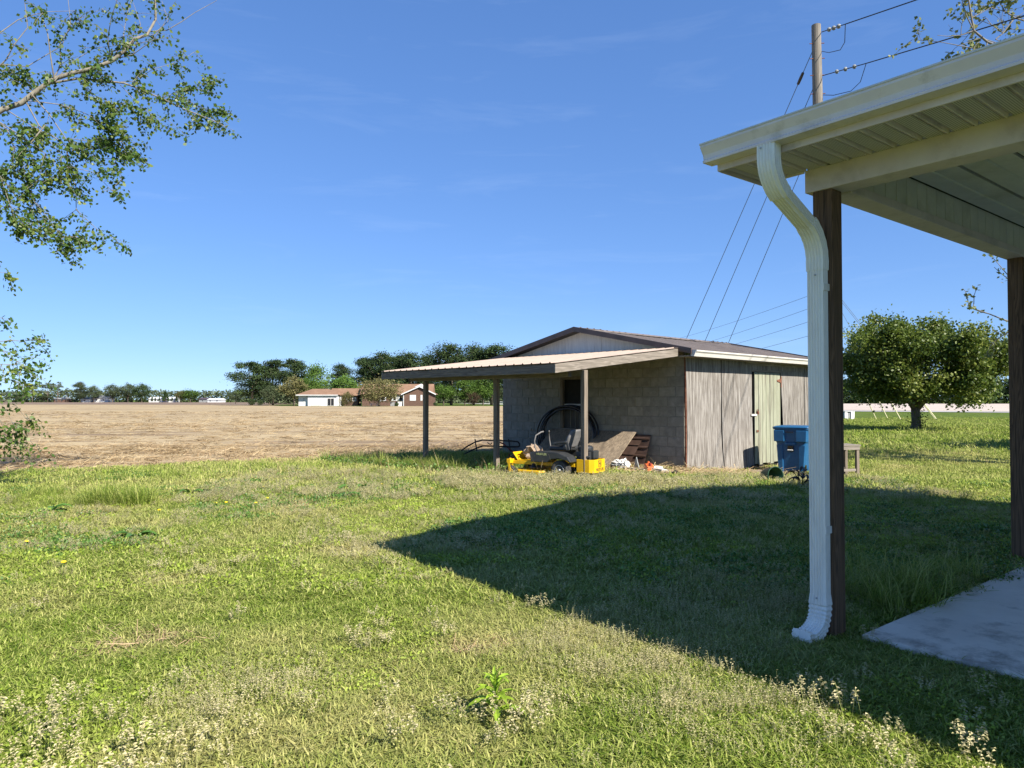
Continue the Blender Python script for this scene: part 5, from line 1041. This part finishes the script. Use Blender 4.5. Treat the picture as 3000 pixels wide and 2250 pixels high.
# poplar hanging in from the left: limbs traced on the photograph, set at the tree's own distance
def hang(pts, d0, d1): return [at(x, y, d0 + (d1 - d0) * i / max(1, len(pts) - 1)) for i, (x, y) in enumerate(pts)]
pop_base = Vector((-10.6, 10.8, gz(-10.6, 10.8)))
pop = thing('poplar_tree', 'poplar with pale limbs and hanging leafy twigs reaching in over the field edge', 'tree', pop_base)
BR = [  # pixels, depth start/end, base radius, leafiness
    ([(-420,620),(-160,430),(0,321),(143,226),(312,167),(425,87),(448,-40)], 10.6, 11.6, .065, .35),
    ([(143,226),(217,217),(347,239),(456,278),(530,318),(608,347),(651,369)], 11.2, 11.9, .030, 1.0),
    ([(425,87),(480,70),(560,30),(620,-10)], 11.6, 12, .014, .05), ([(430,90),(475,50),(470,0)], 11.6, 11.8, .012, .1), ([(312,167),(380,160),(440,110),(476,20)], 11.4, 11.2, .014, .2),
    ([(456,278),(500,262),(560,248),(598,238)], 11.7, 12, .010, 1.3), ([(285,230),(370,226),(440,205),(490,180),(530,157),(573,142)], 11.35, 12, .009, 1.2), ([(456,278),(520,296),(570,306),(614,298)], 11.8, 12.1, .010, 1.3), ([(347,239),(400,300),(440,330),(482,350)], 11.5, 11.6, .009, 1.3),
    ([(143,226),(145,160),(120,90),(100,0)], 11.1, 10.8, .020, .45), ([(143,226),(165,140),(185,60),(180,-20)], 11.1, 11.3, .016, .3), ([(-130,215),(0,180),(60,170),(150,130),(215,60),(290,20)], 10.8, 11.3, .016, .6), ([(-110,260),(0,155),(30,120),(60,70),(45,-20)], 10.6, 10.5, .022, .5),
    ([(312,167),(300,100),(310,40),(330,-20)], 11.4, 11.0, .014, .8), ([(320,165),(345,90),(360,20),(362,-20)], 11.4, 11.7, .012, .4), ([(380,140),(400,60),(385,-10)], 11.5, 11.5, .010, .2), ([(-60,120),(40,60),(110,30),(200,20)], 10.4, 11, .014, .7),
    ([(90,265),(130,330),(190,400),(240,440),(300,370)], 11, 11.4, .018, 1.2), ([(60,280),(110,360),(170,430),(215,540),(230,610),(290,675),(318,688)], 11, 11.5, .018, 1.1), ([(190,400),(250,410),(300,405),(338,410)], 11.2, 11.5, .009, 1.3), ([(200,440),(260,460),(320,462),(364,458)], 11.2, 11.6, .009, 1.2), ([(200,480),(270,500),(315,540),(345,512)], 11.2, 11.5, .009, 1.2),
    ([(-40,330),(30,420),(70,520),(110,590),(150,660),(186,700)], 10.7, 11.2, .016, 1.2), ([(40,420),(80,560),(120,650),(190,690),(206,680)], 10.8, 11.2, .010, 1.2), ([(-60,420),(-10,520),(20,600),(40,650),(100,668)], 10.4, 10.8, .014, 1.1), ([(110,360),(60,430),(20,480),(-10,560)], 10.9, 10.6, .014, 1.2),
    ([(60,280),(150,300),(230,330),(300,360)], 11, 11.4, .014, 1.3), ([(20,310),(100,380),(170,450),(180,520)], 10.9, 11.0, .014, 1.4), ([(-30,340),(50,390),(120,450),(100,520)], 10.7, 10.9, .014, 1.4), ([(217,217),(250,270),(290,300),(340,305)], 11.2, 11.4, .010, 1.2), ([(217,217),(260,180),(330,140),(420,120)], 11.2, 11.5, .012, 1.0), ([(-140,185),(0,200),(60,215),(120,205),(220,215)], 10.9, 11.2, .012, 1.2), ([(150,225),(200,170),(260,130),(330,110)], 11.1, 11.4, .012, .9),
    ([(-120,840),(-60,800),(0,804),(30,798)], 10.4, 10.8, .008, .9), ([(-150,960),(-60,940),(0,932),(10,930)], 10.3, 10.6, .010, 0.60), ([(-150,1040),(-50,1000),(30,1005),(60,990),(92,982)], 10.3, 10.9, .012, 0.78), ([(-100,1020),(0,1030),(50,1050),(97,1052)], 10.4, 10.9, .010, 0.78), ([(-120,1080),(0,1080),(50,1075),(92,1090)], 10.4, 10.8, .010, 0.72), ([(-100,1120),(-20,1110),(30,1115),(64,1128)], 10.4, 10.7, .008, 0.72),
    ([(-140,1100),(-20,1160),(40,1190),(66,1230)], 10.3, 10.7, .012, 0.84), ([(-120,1150),(0,1190),(40,1240),(80,1275)], 10.3, 10.7, .010, 0.78), ([(-120,1240),(0,1275),(40,1300),(82,1320)], 10.3, 10.7, .009, 0.72), ([(-100,1200),(-20,1230),(10,1250)], 10.3, 10.5, .009, 0.78)]
tr = MB(); rs = np.random.RandomState(77); LP = []; LC = []
tr.tube([(0, 0, -.2), (.1, .05, 1.5), (.2, .1, 3.2), (.6, .2, 4.6)], [.26, .22, .18, .14], 12)
def resample(pl, step):
    o = []
    for a, b in zip(pl[:-1], pl[1:]):
        n = max(1, int((b - a).length / step)); o += [a.lerp(b, i / n) for i in range(n)]
    return o + [pl[-1]]
for pts, d0, d1, r, lf in BR:
    pl = [p - pop_base for p in hang(pts, d0, d1)]; n = len(pl)
    if r > .05: pl = [Vector((.6, .2, 4.6))] + pl; n += 1
    # gentle waviness
    pl2 = resample(pl, .25); pl2 = [p + Vector(rs.normal(size=3) * .03) for p in pl2]; k = len(pl2)
    rr_ = r if r > .05 else r * .62; tr.tube(pl2, [max(.003, rr_ * (1 - .8 * i / k)) for i in range(k)], 6, cap=False)
    for i, p in enumerate(pl2):
        g = (i / k)
        if g < .12: continue
        for _ in range(rs.poisson(lf * 3.2)):                      # side twigs with a spray of leaves
            dv = Vector(rs.normal(size=3)); dv.z = dv.z * .6 - .35; dv += (pl2[min(i + 1, k - 1)] - pl2[max(i - 1, 0)]).normalized() * .9; dv.normalize()
            ln = rs.uniform(.12, .50); q = p + dv * ln + Vector((0, 0, -.05)); tr.tube([p, p + dv * ln * .55, q], [.004, .003, .002], 4, cap=False)
            m_ = int(6 + ln * 52 * min(1.2, lf)); cv = rs.rand()
            for t_ in rs.rand(m_): LP.append(p.lerp(q, .2 + .8 * t_) + Vector(rs.normal(size=3) * .045)); LC.append(min(1, max(0, .5 * cv + .5 * rs.rand())))
        for _ in range(rs.poisson(lf * 1.6)): LP.append(p + Vector(rs.normal(size=3) * .05)); LC.append(rs.rand())
tr.build('trunk', M['bark_pale'], pop, smooth=True)
LP = np.array([tuple(p) for p in LP]); V = leaf_verts(LP, .064, rs, .75, .80, .3)
link('crown', fast_mesh('crown', V, 4, M['leaf_poplar'], LC), pop)

# budding tree at the right, behind the porch
bt = thing('budding_tree', 'bare-branched tree just coming into leaf beyond the porch roof', 'tree', (14.2, 15.3, gz(14.2, 15.3)))
tr = MB(); rs = np.random.RandomState(15); LP = []; LC = []
def grow(p, d, ln, r, lv):
    pts = [p]; q = p.copy(); dd = d.copy(); n = 5
    for i in range(n):
        dd = (dd + Vector(rs.normal(size=3) * .16) + Vector((0, 0, .07))).normalized(); q = q + dd * ln / n; pts.append(q.copy())
    tr.tube(pts, [r * (1 - .5 * i / n) for i in range(n + 1)], 8 if lv < 2 else (5 if lv < 4 else 4), cap=False)
    if lv >= 3:
        for t_ in range(2 if lv == 3 else 4):
            c = pts[rs.randint(2, n + 1)]
            for _ in range(rs.randint(2, 5)): LP.append(c + Vector(rs.normal(size=3) * .04)); LC.append(rs.rand())
    if lv == 5: return
    for k in range(rs.randint(2, 4) if lv else 5):
        f_ = rs.uniform(.45, 1.0) if k else 1.0; c = pts[max(1, int(f_ * n))]; a = Vector(rs.normal(size=3)); a = (a - dd * a.dot(dd)).normalized(); a.z = abs(a.z) if lv < 3 else a.z
        grow(c, (dd * rs.uniform(.55, 1.0) + a * rs.uniform(.5, .95)).normalized(), ln * rs.uniform(.62, .82), r * .55, lv + 1)
grow(Vector((0, 0, -.2)), Vector((-.05, 0, 1)), 3.4, .21, 0)
bt_o = Vector(bt.location)
for pl_, r_ in (([(3330,420),(3150,240),(3010,150),(2908,112),(2868,78),(2862,40),(2850,-40)], .055), ([(3150,240),(3060,60),(2990,40),(2955,85),(2932,104)], .03), ([(2908,112),(2900,140),(2860,130),(2800,118),(2768,112)], .014), ([(2868,78),(2850,40),(2838,5),(2830,-40)], .014), ([(2862,40),(2890,25),(2920,8)], .012), ([(2868,78),(2830,92),(2790,95),(2760,92)], .010), ([(2990,40),(2960,20),(2945,-10)], .014), ([(2955,85),(2920,60),(2905,40)], .010), ([(3010,150),(2950,120),(2890,100),(2830,120)], .012)):
    pt_ = resample([at(x, y, 14.6 - .0004 * (3000 - x)) - bt_o for x, y in pl_], .3); k_ = len(pt_)
    if r_ > .05: pt_ = [Vector((-.3, 0, 4.6))] + pt_; k_ += 1
    tr.tube(pt_, [max(.004, r_ * (1 - .75 * i / k_)) for i in range(k_)], 7, cap=False)
    for i in range(1, k_):
        if rs.rand() < .75: dv_ = Vector(rs.normal(size=3)); grow(pt_[i], dv_.normalized(), rs.uniform(.35, .75), .008, 4)
tr.build('trunk', M['bark_pale'], bt, smooth=True); LP = np.array([tuple(p) for p in LP]); link('crown', fast_mesh('crown', leaf_verts(LP, .10, rs, 0, .7, .3), 4, M['leaf_bud'], LC), bt)
# ------------------------------------------------------------------ lawn plants that stand out
def leaf_strip(ln, wd, curl, lift, seg=5, fold=.25):
    """one curved blade-shaped leaf along +x"""
    b = MB(); a = lift; x = z = 0.0; pts = []
    for i in range(seg + 1):
        t = i / seg; w_ = wd * (math.sin(math.pi * min(1, t * .92 + .08)) ** .8); pts.append((x, z, w_)); a -= curl / seg; x += math.cos(a) * ln / seg; z += math.sin(a) * ln / seg
    for x_, z_, w_ in pts: b.v += [(x_, -w_ / 2, z_ + w_ * fold), (x_, 0, z_), (x_, w_ / 2, z_ + w_ * fold)]
    b.f = [(i * 3 + j, i * 3 + j + 1, i * 3 + 4 + j, i * 3 + 3 + j) for i in range(seg) for j in (0, 1)]
    r = rnd.random(); b.c = [r] * len(b.v); return b
LW = [leaf_strip(.26, .055, 1.5, .9).mesh('leaf', M['leaf_weed']), leaf_strip(.20, .05, 1.1, .6).mesh('leaf', M['leaf_weed']), leaf_strip(.30, .06, 1.9, 1.2).mesh('leaf', M['leaf_weed'])]
def gp_(px, py):    # pixel on the lawn
    d = F * H / max(py - HZ, 5)
    for _ in range(12): z = gz((px - CX) / F * d, d); d = F * (H - z) / (py - HZ)
    return Vector(((px - CX) / F * d, d, z))
for i, (px, py, n, k) in enumerate(((640, 1450, 16, 1.0), (700, 1436, 14, .9), (560, 1452, 12, .8), (1040, 1440, 16, 1.0), (1010, 1460, 12, .8), (400, 1580, 12, .8), (390, 1565, 9, .6), (1490, 1412, 14, 1.0), (1570, 1408, 14, 1.0), (1400, 1420, 10, .8), (150, 1505, 12, .8), (1180, 1440, 10, .7), (930, 1436, 9, .7))):
    k *= 1.15; n = int(n * 1.7); p = gp_(px, py); t = thing('dock_weed', 'dark green broadleaf dock weed clump in the rough grass near the field edge', 'weed', p, rnd.uniform(0, 6), 'dock weeds in the rough grass')
    for j in range(n):
        o = link('leaf', rnd.choice(LW), t, rot=(rnd.uniform(-.3, .3), rnd.uniform(-.2, .3), 6.283 * j / n + rnd.uniform(-.3, .3))); s = k * rnd.uniform(.7, 1.2); o.scale = (s, s, s)
p = gp_(1452, 2105); lw = thing('lime_weed', 'single bright lime leafy weed growing in the near lawn', 'weed', p + Vector((0, 0, .012))); lw.scale = (1.35, 1.35, 1.35)
LY = [leaf_strip(.11, .022, 1.9, .8).mesh('leaf', M['leaf_yellow']), leaf_strip(.085, .018, 1.3, .9).mesh('leaf', M['leaf_yellow'])]
MB().tube([(0, 0, -.01), (.004, 0, .06), (0, .003, .125)], [.004, .0035, .002], 6).build('stem', M['leaf_yellow'], lw)
for j in range(22):
    z = .02 + .105 * j / 21; o = link('leaf', LY[j % 2], lw, loc=(0, 0, z), rot=(rnd.uniform(-.3, .3), -.1 - .03 * j, j * 2.4)); s = 1.15 - .5 * j / 21; o.scale = (s, s, s)
for px, py in ((85, 1608), (193, 1672), (470, 1512), (635, 1490), (665, 1488), (752, 1490), (775, 1440), (785, 1475), (1265, 1445), (1120, 1432)):
    p = gp_(px, py); t = thing('dandelion', 'yellow dandelion flower in the sunny lawn', 'flower', p, 0, 'dandelions in the lawn')
    MB().tube([(0, 0, 0), (.005, 0, .07)], .0025, 5).build('stem', M['leaf_weed'], t); MB().lathe([(.004, .066), (.02, .076), (.019, .084), (.001, .088)], 10).build('flower_head', M['dandelion'], t)
p = gp_(2345, 1432); dp = thing('withered_plant', 'withered dark plant with curled leaves beside the porch post', 'plant', p)
LD = [leaf_strip(.20, .07, 2.2, .9).mesh('leaf', M['dead_leaf']), leaf_strip(.15, .06, 2.6, .6).mesh('leaf', M['dead_leaf'])]
for j in range(4):
    a = j * 1.6; top = Vector((.12 * math.cos(a), .12 * math.sin(a), .18 + .05 * j)); MB().tube([(0, 0, -.02), top * .5 + Vector((0, 0, .03)), top], [.008, .006, .004], 6).build('stem', M['dead_leaf'], dp)
    for q in range(4): link('leaf', LD[q % 2], dp, loc=top * (.5 + .16 * q), rot=(rnd.uniform(-.4, .4), rnd.uniform(-.5, .2), rnd.uniform(0, 6.28)))

# ------------------------------------------------------------------ grass and ground cover: points computed here, clumps set on them by geometry nodes
PC = bpy.data.collections.new('ground_cover_clumps')
def proto(name, mb, mat):
    me = mb.mesh(name, mat); o = bpy.data.objects.new(name, me); PC.objects.link(o); return o
def blades(n, spread, h0, h1, w_, lean, seed, seg=2, drop=.35):
    rs = np.random.RandomState(seed); b = MB()
    for _ in range(n):
        a = rs.uniform(0, 6.28); r = spread * rs.rand() ** .5; x, y = r * math.cos(a), r * math.sin(a); h = rs.uniform(h0, h1); q = rs.uniform(0, 6.28); l = rs.uniform(.1, lean)
        dx, dy = math.cos(q), math.sin(q); px_, py_ = -dy, dx; ww = w_ * rs.uniform(.6, 1.3); vs = []; tw = rs.uniform(-.6, .6)
        for i in range(seg + 1):
            t = i / (seg + .6); o = l * h * t * t * 1.3; z = h * t * (1 - drop * l * t); c_, s_ = math.cos(tw * t), math.sin(tw * t)
            for sg in (-1, 1): vs.append((x + dx * o + sg * ww / 2 * (1 - .55 * t) * (px_ * c_ + dx * s_), y + dy * o + sg * ww / 2 * (1 - .55 * t) * (py_ * c_ + dy * s_), z))
        o = l * h * 1.3; vs.append((x + dx * o, y + dy * o, h * (1 - drop * l)))
        k = seg * 2; fs = [(2 * i, 2 * i + 1, 2 * i + 3, 2 * i + 2) for i in range(seg)] + [(k, k + 1, k + 2)]
        b.add(vs, fs, float(rs.rand() ** 1.3))
    return b
def seedy(n, spread, h0, h1, seed, head=.035, wid=.010):
    rs = np.random.RandomState(seed); b = MB()
    for _ in range(n):
        a = rs.uniform(0, 6.28); r = spread * rs.rand() ** .5; x, y = r * math.cos(a), r * math.sin(a); h = rs.uniform(h0, h1); lx, ly = rs.normal(size=2) * h * .15
        b.add([(x - .0012, y, 0), (x + .0012, y, 0), (x + lx + .0008, y + ly, h), (x + lx - .0008, y + ly, h)], [(0, 1, 2, 3)], .15)
        for k in range(9):
            z = h - head * k / 8 * rs.uniform(.8, 1.3); q = rs.uniform(0, 6.28); s = wid * rs.uniform(.6, 1.2); cx_, cy_ = x + lx * z / h, y + ly * z / h; ux, uy = math.cos(q), math.sin(q)
            b.add([(cx_, cy_, z), (cx_ + ux * s - uy * s * .4, cy_ + uy * s + ux * s * .4, z + s * .3), (cx_ + ux * s * 1.5, cy_ + uy * s * 1.5, z - s * .1), (cx_ + ux * s + uy * s * .4, cy_ + uy * s - ux * s * .4, z + s * .3)], [(0, 1, 2, 3)], float(.45 + .55 * rs.rand()))
    return b
def matweed(n, spread, h, size, seed):
    rs = np.random.RandomState(seed); b = MB(); P = np.c_[rs.normal(size=(n, 2)) * spread * .6, rs.rand(n) * h]; V = leaf_verts(P, size, rs, 0, .65, 1.5)
    for i in range(n): b.add([tuple(v) for v in V[4 * i:4 * i + 4]], [(0, 1, 2, 3)], float(rs.rand()))
    return b
def strawbits(n, spread, l0, l1, w_, seed, lift=.03):
    rs = np.random.RandomState(seed); b = MB()
    for _ in range(n):
        x, y = rs.normal(size=2) * spread * .6; q = rs.uniform(0, 6.28); l = rs.uniform(l0, l1); dx, dy = math.cos(q) * l, math.sin(q) * l; z0, z1 = rs.uniform(.003, lift), rs.uniform(.003, lift); px_, py_ = -dy / l * w_ / 2, dx / l * w_ / 2
        b.add([(x - px_, y - py_, z0), (x + px_, y + py_, z0 + w_ * .3), (x + dx + px_, y + dy + py_, z1 + w_ * .3), (x + dx - px_, y + dy - py_, z1)], [(0, 1, 2, 3)], float(rs.rand()))
    return b
PL_ = [proto('clump_%02d' % i, *a) for i, a in enumerate((
    (blades(16, .05, .022, .05, .0058, 1.9, 1), M['blade']), (blades(16, .05, .025, .058, .0062, 1.7, 2), M['blade']), (blades(16, .055, .02, .046, .0068, 2.1, 3), M['blade']),      # 0-2 near lawn
    (blades(24, .09, .028, .065, .0085, 1.8, 4), M['blade']), (blades(24, .09, .025, .06, .0095, 2.0, 5), M['blade']),                                                          # 3-4 mid lawn
    (blades(30, .17, .035, .085, .014, 1.7, 6), M['blade']), (blades(30, .17, .03, .08, .016, 1.8, 7), M['blade']),                                                            # 5-6 beyond
    (blades(36, .42, .06, .15, .030, 1.0, 8), M['blade']),                                                                                                                    # 7 far
    (blades(60, .10, .18, .36, .006, 1.2, 9, 3), M['blade']),                                                                                                                 # 8 tall tuft
    (seedy(7, .07, .07, .14, 10), M['seedhead']), (seedy(9, .12, .09, .19, 11, .055, .016), M['seedhead']),                                                                   # 9-10 cream seed heads
    (matweed(110, .08, .035, .017, 12), M['leaf_lime']), (matweed(110, .14, .07, .026, 13), M['leaf_weed']),                                                                   # 11-12 leafy mats
    (strawbits(26, .16, .08, .30, .006, 14), M['straw']), (strawbits(40, .35, .10, .34, .012, 15, .05), M['straw']), (strawbits(50, 1.0, .15, .5, .03, 16, .07), M['straw']),    # 13-15 straw
    (seedy(26, .11, .03, .10, 17, .08, .007), M['seedhead']),                                                                                                                  # 16 fine dry weed
    (blades(3, .05, .40, .75, .006, .6, 18, 3), M['straw']))) ]                                                                                                                # 17 dry stalks
FE = np.array(FIELD_EDGE)
def yedge(x): return np.interp(x, FE[:, 0], FE[:, 1], left=-60, right=1e4)
def to_frame(x, y, o, rot): c, s = math.cos(rot), math.sin(rot); X = (x - o.x) * c + (y - o.y) * s; Y = -(x - o.x) * s + (y - o.y) * c; return X, Y
def allowed(x, y, soft=.5):
    X, Y = to_frame(x, y, PO, PR); wig = .22 * (fbm(x * 4, y * 4) - .42)
    ok = ~((X > .06 + wig) & (Y < -.12 + wig * 2) & (Y > -9) & (X < PW + .2))
    X, Y = to_frame(x, y, SO, SHED_ROT); ok &= ~((X > -.02) & (X < SLN) & (Y > -.03) & (Y < SW + .02))
    bs = (X > -1.7) & (X < 3.0) & (((X < -.02) & (Y > -.5) & (Y < 2.2)) | ((Y < 0) & (Y > -1.2))); ok &= ~(bs & (NP.rand(len(np.atleast_1d(x))) < .8))
    ok &= y < yedge(x) + soft * (fbm(x * .9, y * .9) - .35) * 3
    return ok
def field_only(x, y): return y > yedge(x) + .1
pts = []
def scatter(n, y0, y1, kinds, s0, s1, tint, mask=allowed, wfac=.86, wadd=1.6, xr=None, tj=.25, flat=True):
    rs = NP; n = int(n); y = (y0 ** 2 + rs.rand(n) * (y1 ** 2 - y0 ** 2)) ** .5 if xr is None else rs.uniform(y0, y1, n)
    x = rs.uniform(-1, 1, n) * (wfac * y + wadd) if xr is None else rs.uniform(xr[0], xr[1], n)
    k = mask(x, y) if mask is not None else np.ones(n, bool); x, y = x[k], y[k]; n = len(x)
    t = tint(x, y) if callable(tint) else np.full(n, tint); t = np.clip(t + rs.normal(size=n) * tj * .5, 0, 1)
    pts.append(np.c_[x, y, tz(x, y) - .004, rs.normal(size=n) * .12, rs.normal(size=n) * .12, rs.uniform(0, 6.28, n), rs.uniform(s0, s1, n), rs.choice(kinds, n), t])
def bare(x, y):   # worn spots in the lawn
    b = np.zeros_like(x)
    for px, py, r in ((440, 1880, .34), (1385, 1895, .16), (900, 1480, .9), (1020, 1620, .3), (430, 1540, .4), (1480, 1600, .5)):
        q = gp_(px, py); b = np.maximum(b, np.exp(-(((x - q.x) / r) ** 2 + ((y - q.y) / (r * .7)) ** 2)))
    return b
def knoll(x, y):
    q = gp_(1452, 2100); return NP.rand(len(x)) > .85 * np.exp(-(((x - q.x) ** 2 + (y - q.y + .08) ** 2) / .010))
def lush(x, y): return knoll(x, y) & allowed(x, y) & (NP.rand(len(x)) > .85 * bare(x, y)) & (NP.rand(len(x)) < .55 + .9 * fbm(x * 1.1 + 4, y * 1.1))
def tn(x, y): return np.clip(1.3 * (fbm(x * .8 + 3, y * .8 + 11) - .42), 0, .5) + .5 * bare(x, y) + .12 * np.clip((y - 6) / 6, 0, 1)
scatter(66000, 1.1, 5.2, (0, 1, 2), .7, 1.35, tn, lush)
scatter(74000, 4.8, 10.5, (3, 4), .7, 1.35, tn, lush)
scatter(66000, 10, 22, (5, 6), .7, 1.4, tn, lush)
scatter(16000, 20, 60, (7,), .7, 1.5, lambda x, y: .55 * tn(x, y), lambda x, y: allowed(x, y) & (x > 2))
# leafy mats and pale seed heads in patches
pat = lambda s, lo, ox: (lambda x, y: allowed(x, y) & (fbm(x * s + ox, y * s + ox * 2) > lo))
scatter(3000, 1.2, 5, (11,), .6, 1.2, .2, pat(1.2, .57, 21)); scatter(6000, 5, 13, (12,), .6, 1.2, .15, pat(.9, .52, 31)); scatter(7000, 5, 13, (11,), .8, 1.8, .15, pat(.8, .52, 37))
scatter(2000, 9.2, 13.2, (10,), .5, 1.0, .1, pat(1.3, .42, 41), xr=(-4.5, 6)); scatter(2600, 5.2, 10.5, (9, 10, 9), .4, .9, .2, pat(1.7, .52, 51), xr=(-9, -.2)); scatter(500, 5.2, 10.5, (9,), .4, .9, .2, allowed, xr=(-9, 5))
scatter(900, 5.2, 10, (9,), .6, 1.0, .3, pat(.9, .5, 55), xr=(-.5, 6))
scatter(190, 1.6, 3.0, (9,), .8, 1.45, .1, pat(1.6, .46, 61), xr=(-2.4, .1)); scatter(30, 2.4, 3.4, (9,), .7, 1.2, .1, allowed, xr=(1.2, 2.6)); scatter(160, 3, 5.2, (9,), .6, 1.1, .1, pat(1.4, .55, 62), xr=(-4, 2))
def drywe(x, y):
    b = np.zeros_like(x)
    for px, py, r in ((1900, 1960, .42), (2060, 2040, .40), (1760, 1890, .30), (640, 2050, .22), (800, 2020, .22), (2000, 1780, .5), (2300, 1740, .45), (2560, 1690, .5), (1700, 1900, .3)):
        q = gp_(px, py); b = np.maximum(b, np.exp(-(((x - q.x) / r) ** 2 + ((y - q.y) / r) ** 2)))
    return allowed(x, y) & (NP.rand(len(x)) < b)
scatter(7000, 2.4, 5.5, (16,), .6, 1.1, .3, drywe)
def blob(px, py, r, n, kinds, s0, s1, t):
    q = gp_(px, py); scatter(n, q.y - r, q.y + r, kinds, s0, s1, t, allowed, xr=(q.x - r * 1.6, q.x + r * 1.6))
for px, py, r, n, s0, s1 in ((150, 1478, .35, 12, .4, .7), (350, 1480, .28, 34, .7, 1.1), (250, 1462, .5, 26, .4, .8), (420, 1462, .3, 10, .4, .7), (500, 1405, .6, 16, .5, .8), (2660, 1760, .28, 26, .7, 1.1), (2700, 1720, .3, 18, .6, 1.0), (2760, 1480, .5, 10, .4, .8), (2580, 1690, .4, 10, .4, .7), (1110, 1570, .15, 3, .3, .45)): blob(px, py, r, n, (8,), s0, s1, .0)
scatter(240, 10.6, 11.9, (10,), .7, 1.25, .1, allowed, xr=(-1.2, 2.6)); scatter(60, 10.8, 12.2, (8,), .25, .45, .3, allowed, xr=(-1.5, 2.4))
# rank weeds in the lean-to's shade
def under(x, y): X, Y = to_frame(x, y, SO, SHED_ROT); return allowed(x, y, .2) & (X < -.3) & (X > -4.2) & (Y > 1.9) & (Y < 7.5)
scatter(1500, 11.5, 20, (8,), .6, 1.15, .05, under, xr=(-8, 2)); scatter(1800, 11.5, 20, (12,), 1.0, 2.2, .05, under, xr=(-8, 2))
scatter(60, 11.5, 14, (17,), .5, .9, .3, allowed, xr=(-5, 1)); scatter(120, 13, 19, (17,), .3, .7, .5, allowed, xr=(-9, -2)); scatter(130, 16, 26, (17,), .4, .8, .6, allowed, xr=(8, 20))
# straw by the shed corner and residue on the near field
def byshed(x, y): X, Y = to_frame(x, y, SO, SHED_ROT); return (X > -2.1) & (X < 3.2) & (((X < -.05) & (Y > -.6) & (Y < 2.4)) | ((Y < -.1) & (Y > -1.6))) & (NP.rand(len(x)) < .9)
scatter(5200, 11.5, 17.5, (13,), .7, 1.4, .1, byshed, xr=(.5, 7))
for px, py, r, n in ((440, 1880, .26, 60), (1385, 1895, .10, 14), (1480, 1590, .3, 30), (900, 1490, .7, 80)): blob(px, py, r, n, (13,), .3, .6, .5)
scatter(300, 11.5, 17.5, (17,), .25, .5, .2, byshed, xr=(.5, 7))
scatter(2600, 11, 24, (14,), .5, 1.2, .10, field_only, xr=(-16, 6)); scatter(2600, 18, 48, (14,), .6, 1.5, .08, field_only); scatter(2600, 34, 95, (14,), .8, 1.8, .05, field_only)
scatter(700, 12, 21, (14,), .5, 1.0, .4, lambda x, y: np.abs(y - yedge(x)) < 1.0, xr=(-12, 1))
ALL = np.concatenate(pts)
def cover(name, lab, sel, cat):
    A = ALL[sel]; me = bpy.data.meshes.new(name); me.vertices.add(len(A)); me.vertices.foreach_set('co', A[:, :3].astype(np.float32).ravel())
    a = me.attributes.new('rot', 'FLOAT_VECTOR', 'POINT'); a.data.foreach_set('vector', A[:, 3:6].astype(np.float32).ravel())
    for nm, col in (('scl', 6), ('tint', 8)): a = me.attributes.new(nm, 'FLOAT', 'POINT'); a.data.foreach_set('value', A[:, col].astype(np.float32))
    a = me.attributes.new('idx', 'INT', 'POINT'); a.data.foreach_set('value', A[:, 7].astype(np.int32)); me.update()
    o = link(name, me); md = o.modifiers.new('cover', 'NODES'); md.node_group = NG; return tag(o, lab, cat, kind='stuff')
NG = bpy.data.node_groups.new('ground_cover', 'GeometryNodeTree')
NG.interface.new_socket('Geometry', in_out='INPUT', socket_type='NodeSocketGeometry'); NG.interface.new_socket('Geometry', in_out='OUTPUT', socket_type='NodeSocketGeometry')
gi = NG.nodes.new('NodeGroupInput'); go = NG.nodes.new('NodeGroupOutput'); ip = NG.nodes.new('GeometryNodeInstanceOnPoints'); ci = NG.nodes.new('GeometryNodeCollectionInfo')
ci.inputs['Collection'].default_value = PC; ci.inputs['Separate Children'].default_value = True; ci.inputs['Reset Children'].default_value = True; ip.inputs['Pick Instance'].default_value = True
def na(nm, ty): n = NG.nodes.new('GeometryNodeInputNamedAttribute'); n.data_type = ty; n.inputs['Name'].default_value = nm; return n.outputs['Attribute']
er = NG.nodes.new('FunctionNodeEulerToRotation'); K_ = NG.links.new
K_(gi.outputs[0], ip.inputs['Points']); K_(ci.outputs[0], ip.inputs['Instance']); K_(na('idx', 'INT'), ip.inputs['Instance Index']); K_(na('rot', 'FLOAT_VECTOR'), er.inputs[0]); K_(er.outputs[0], ip.inputs['Rotation']); K_(na('scl', 'FLOAT'), ip.inputs['Scale']); K_(ip.outputs[0], go.inputs[0])
kd = ALL[:, 7].astype(int)
cover('grass', 'short green lawn grass with taller tufts', np.isin(kd, (0, 1, 2, 3, 4, 5, 6, 7, 8)), 'grass')
cover('ground_weeds', 'leafy mats and pale seed heads among the lawn grass', np.isin(kd, (9, 10, 11, 12, 16)), 'weeds')
cover('straw', 'dry straw and stalks on the field and by the shed', np.isin(kd, (13, 14, 15, 17)), 'straw')
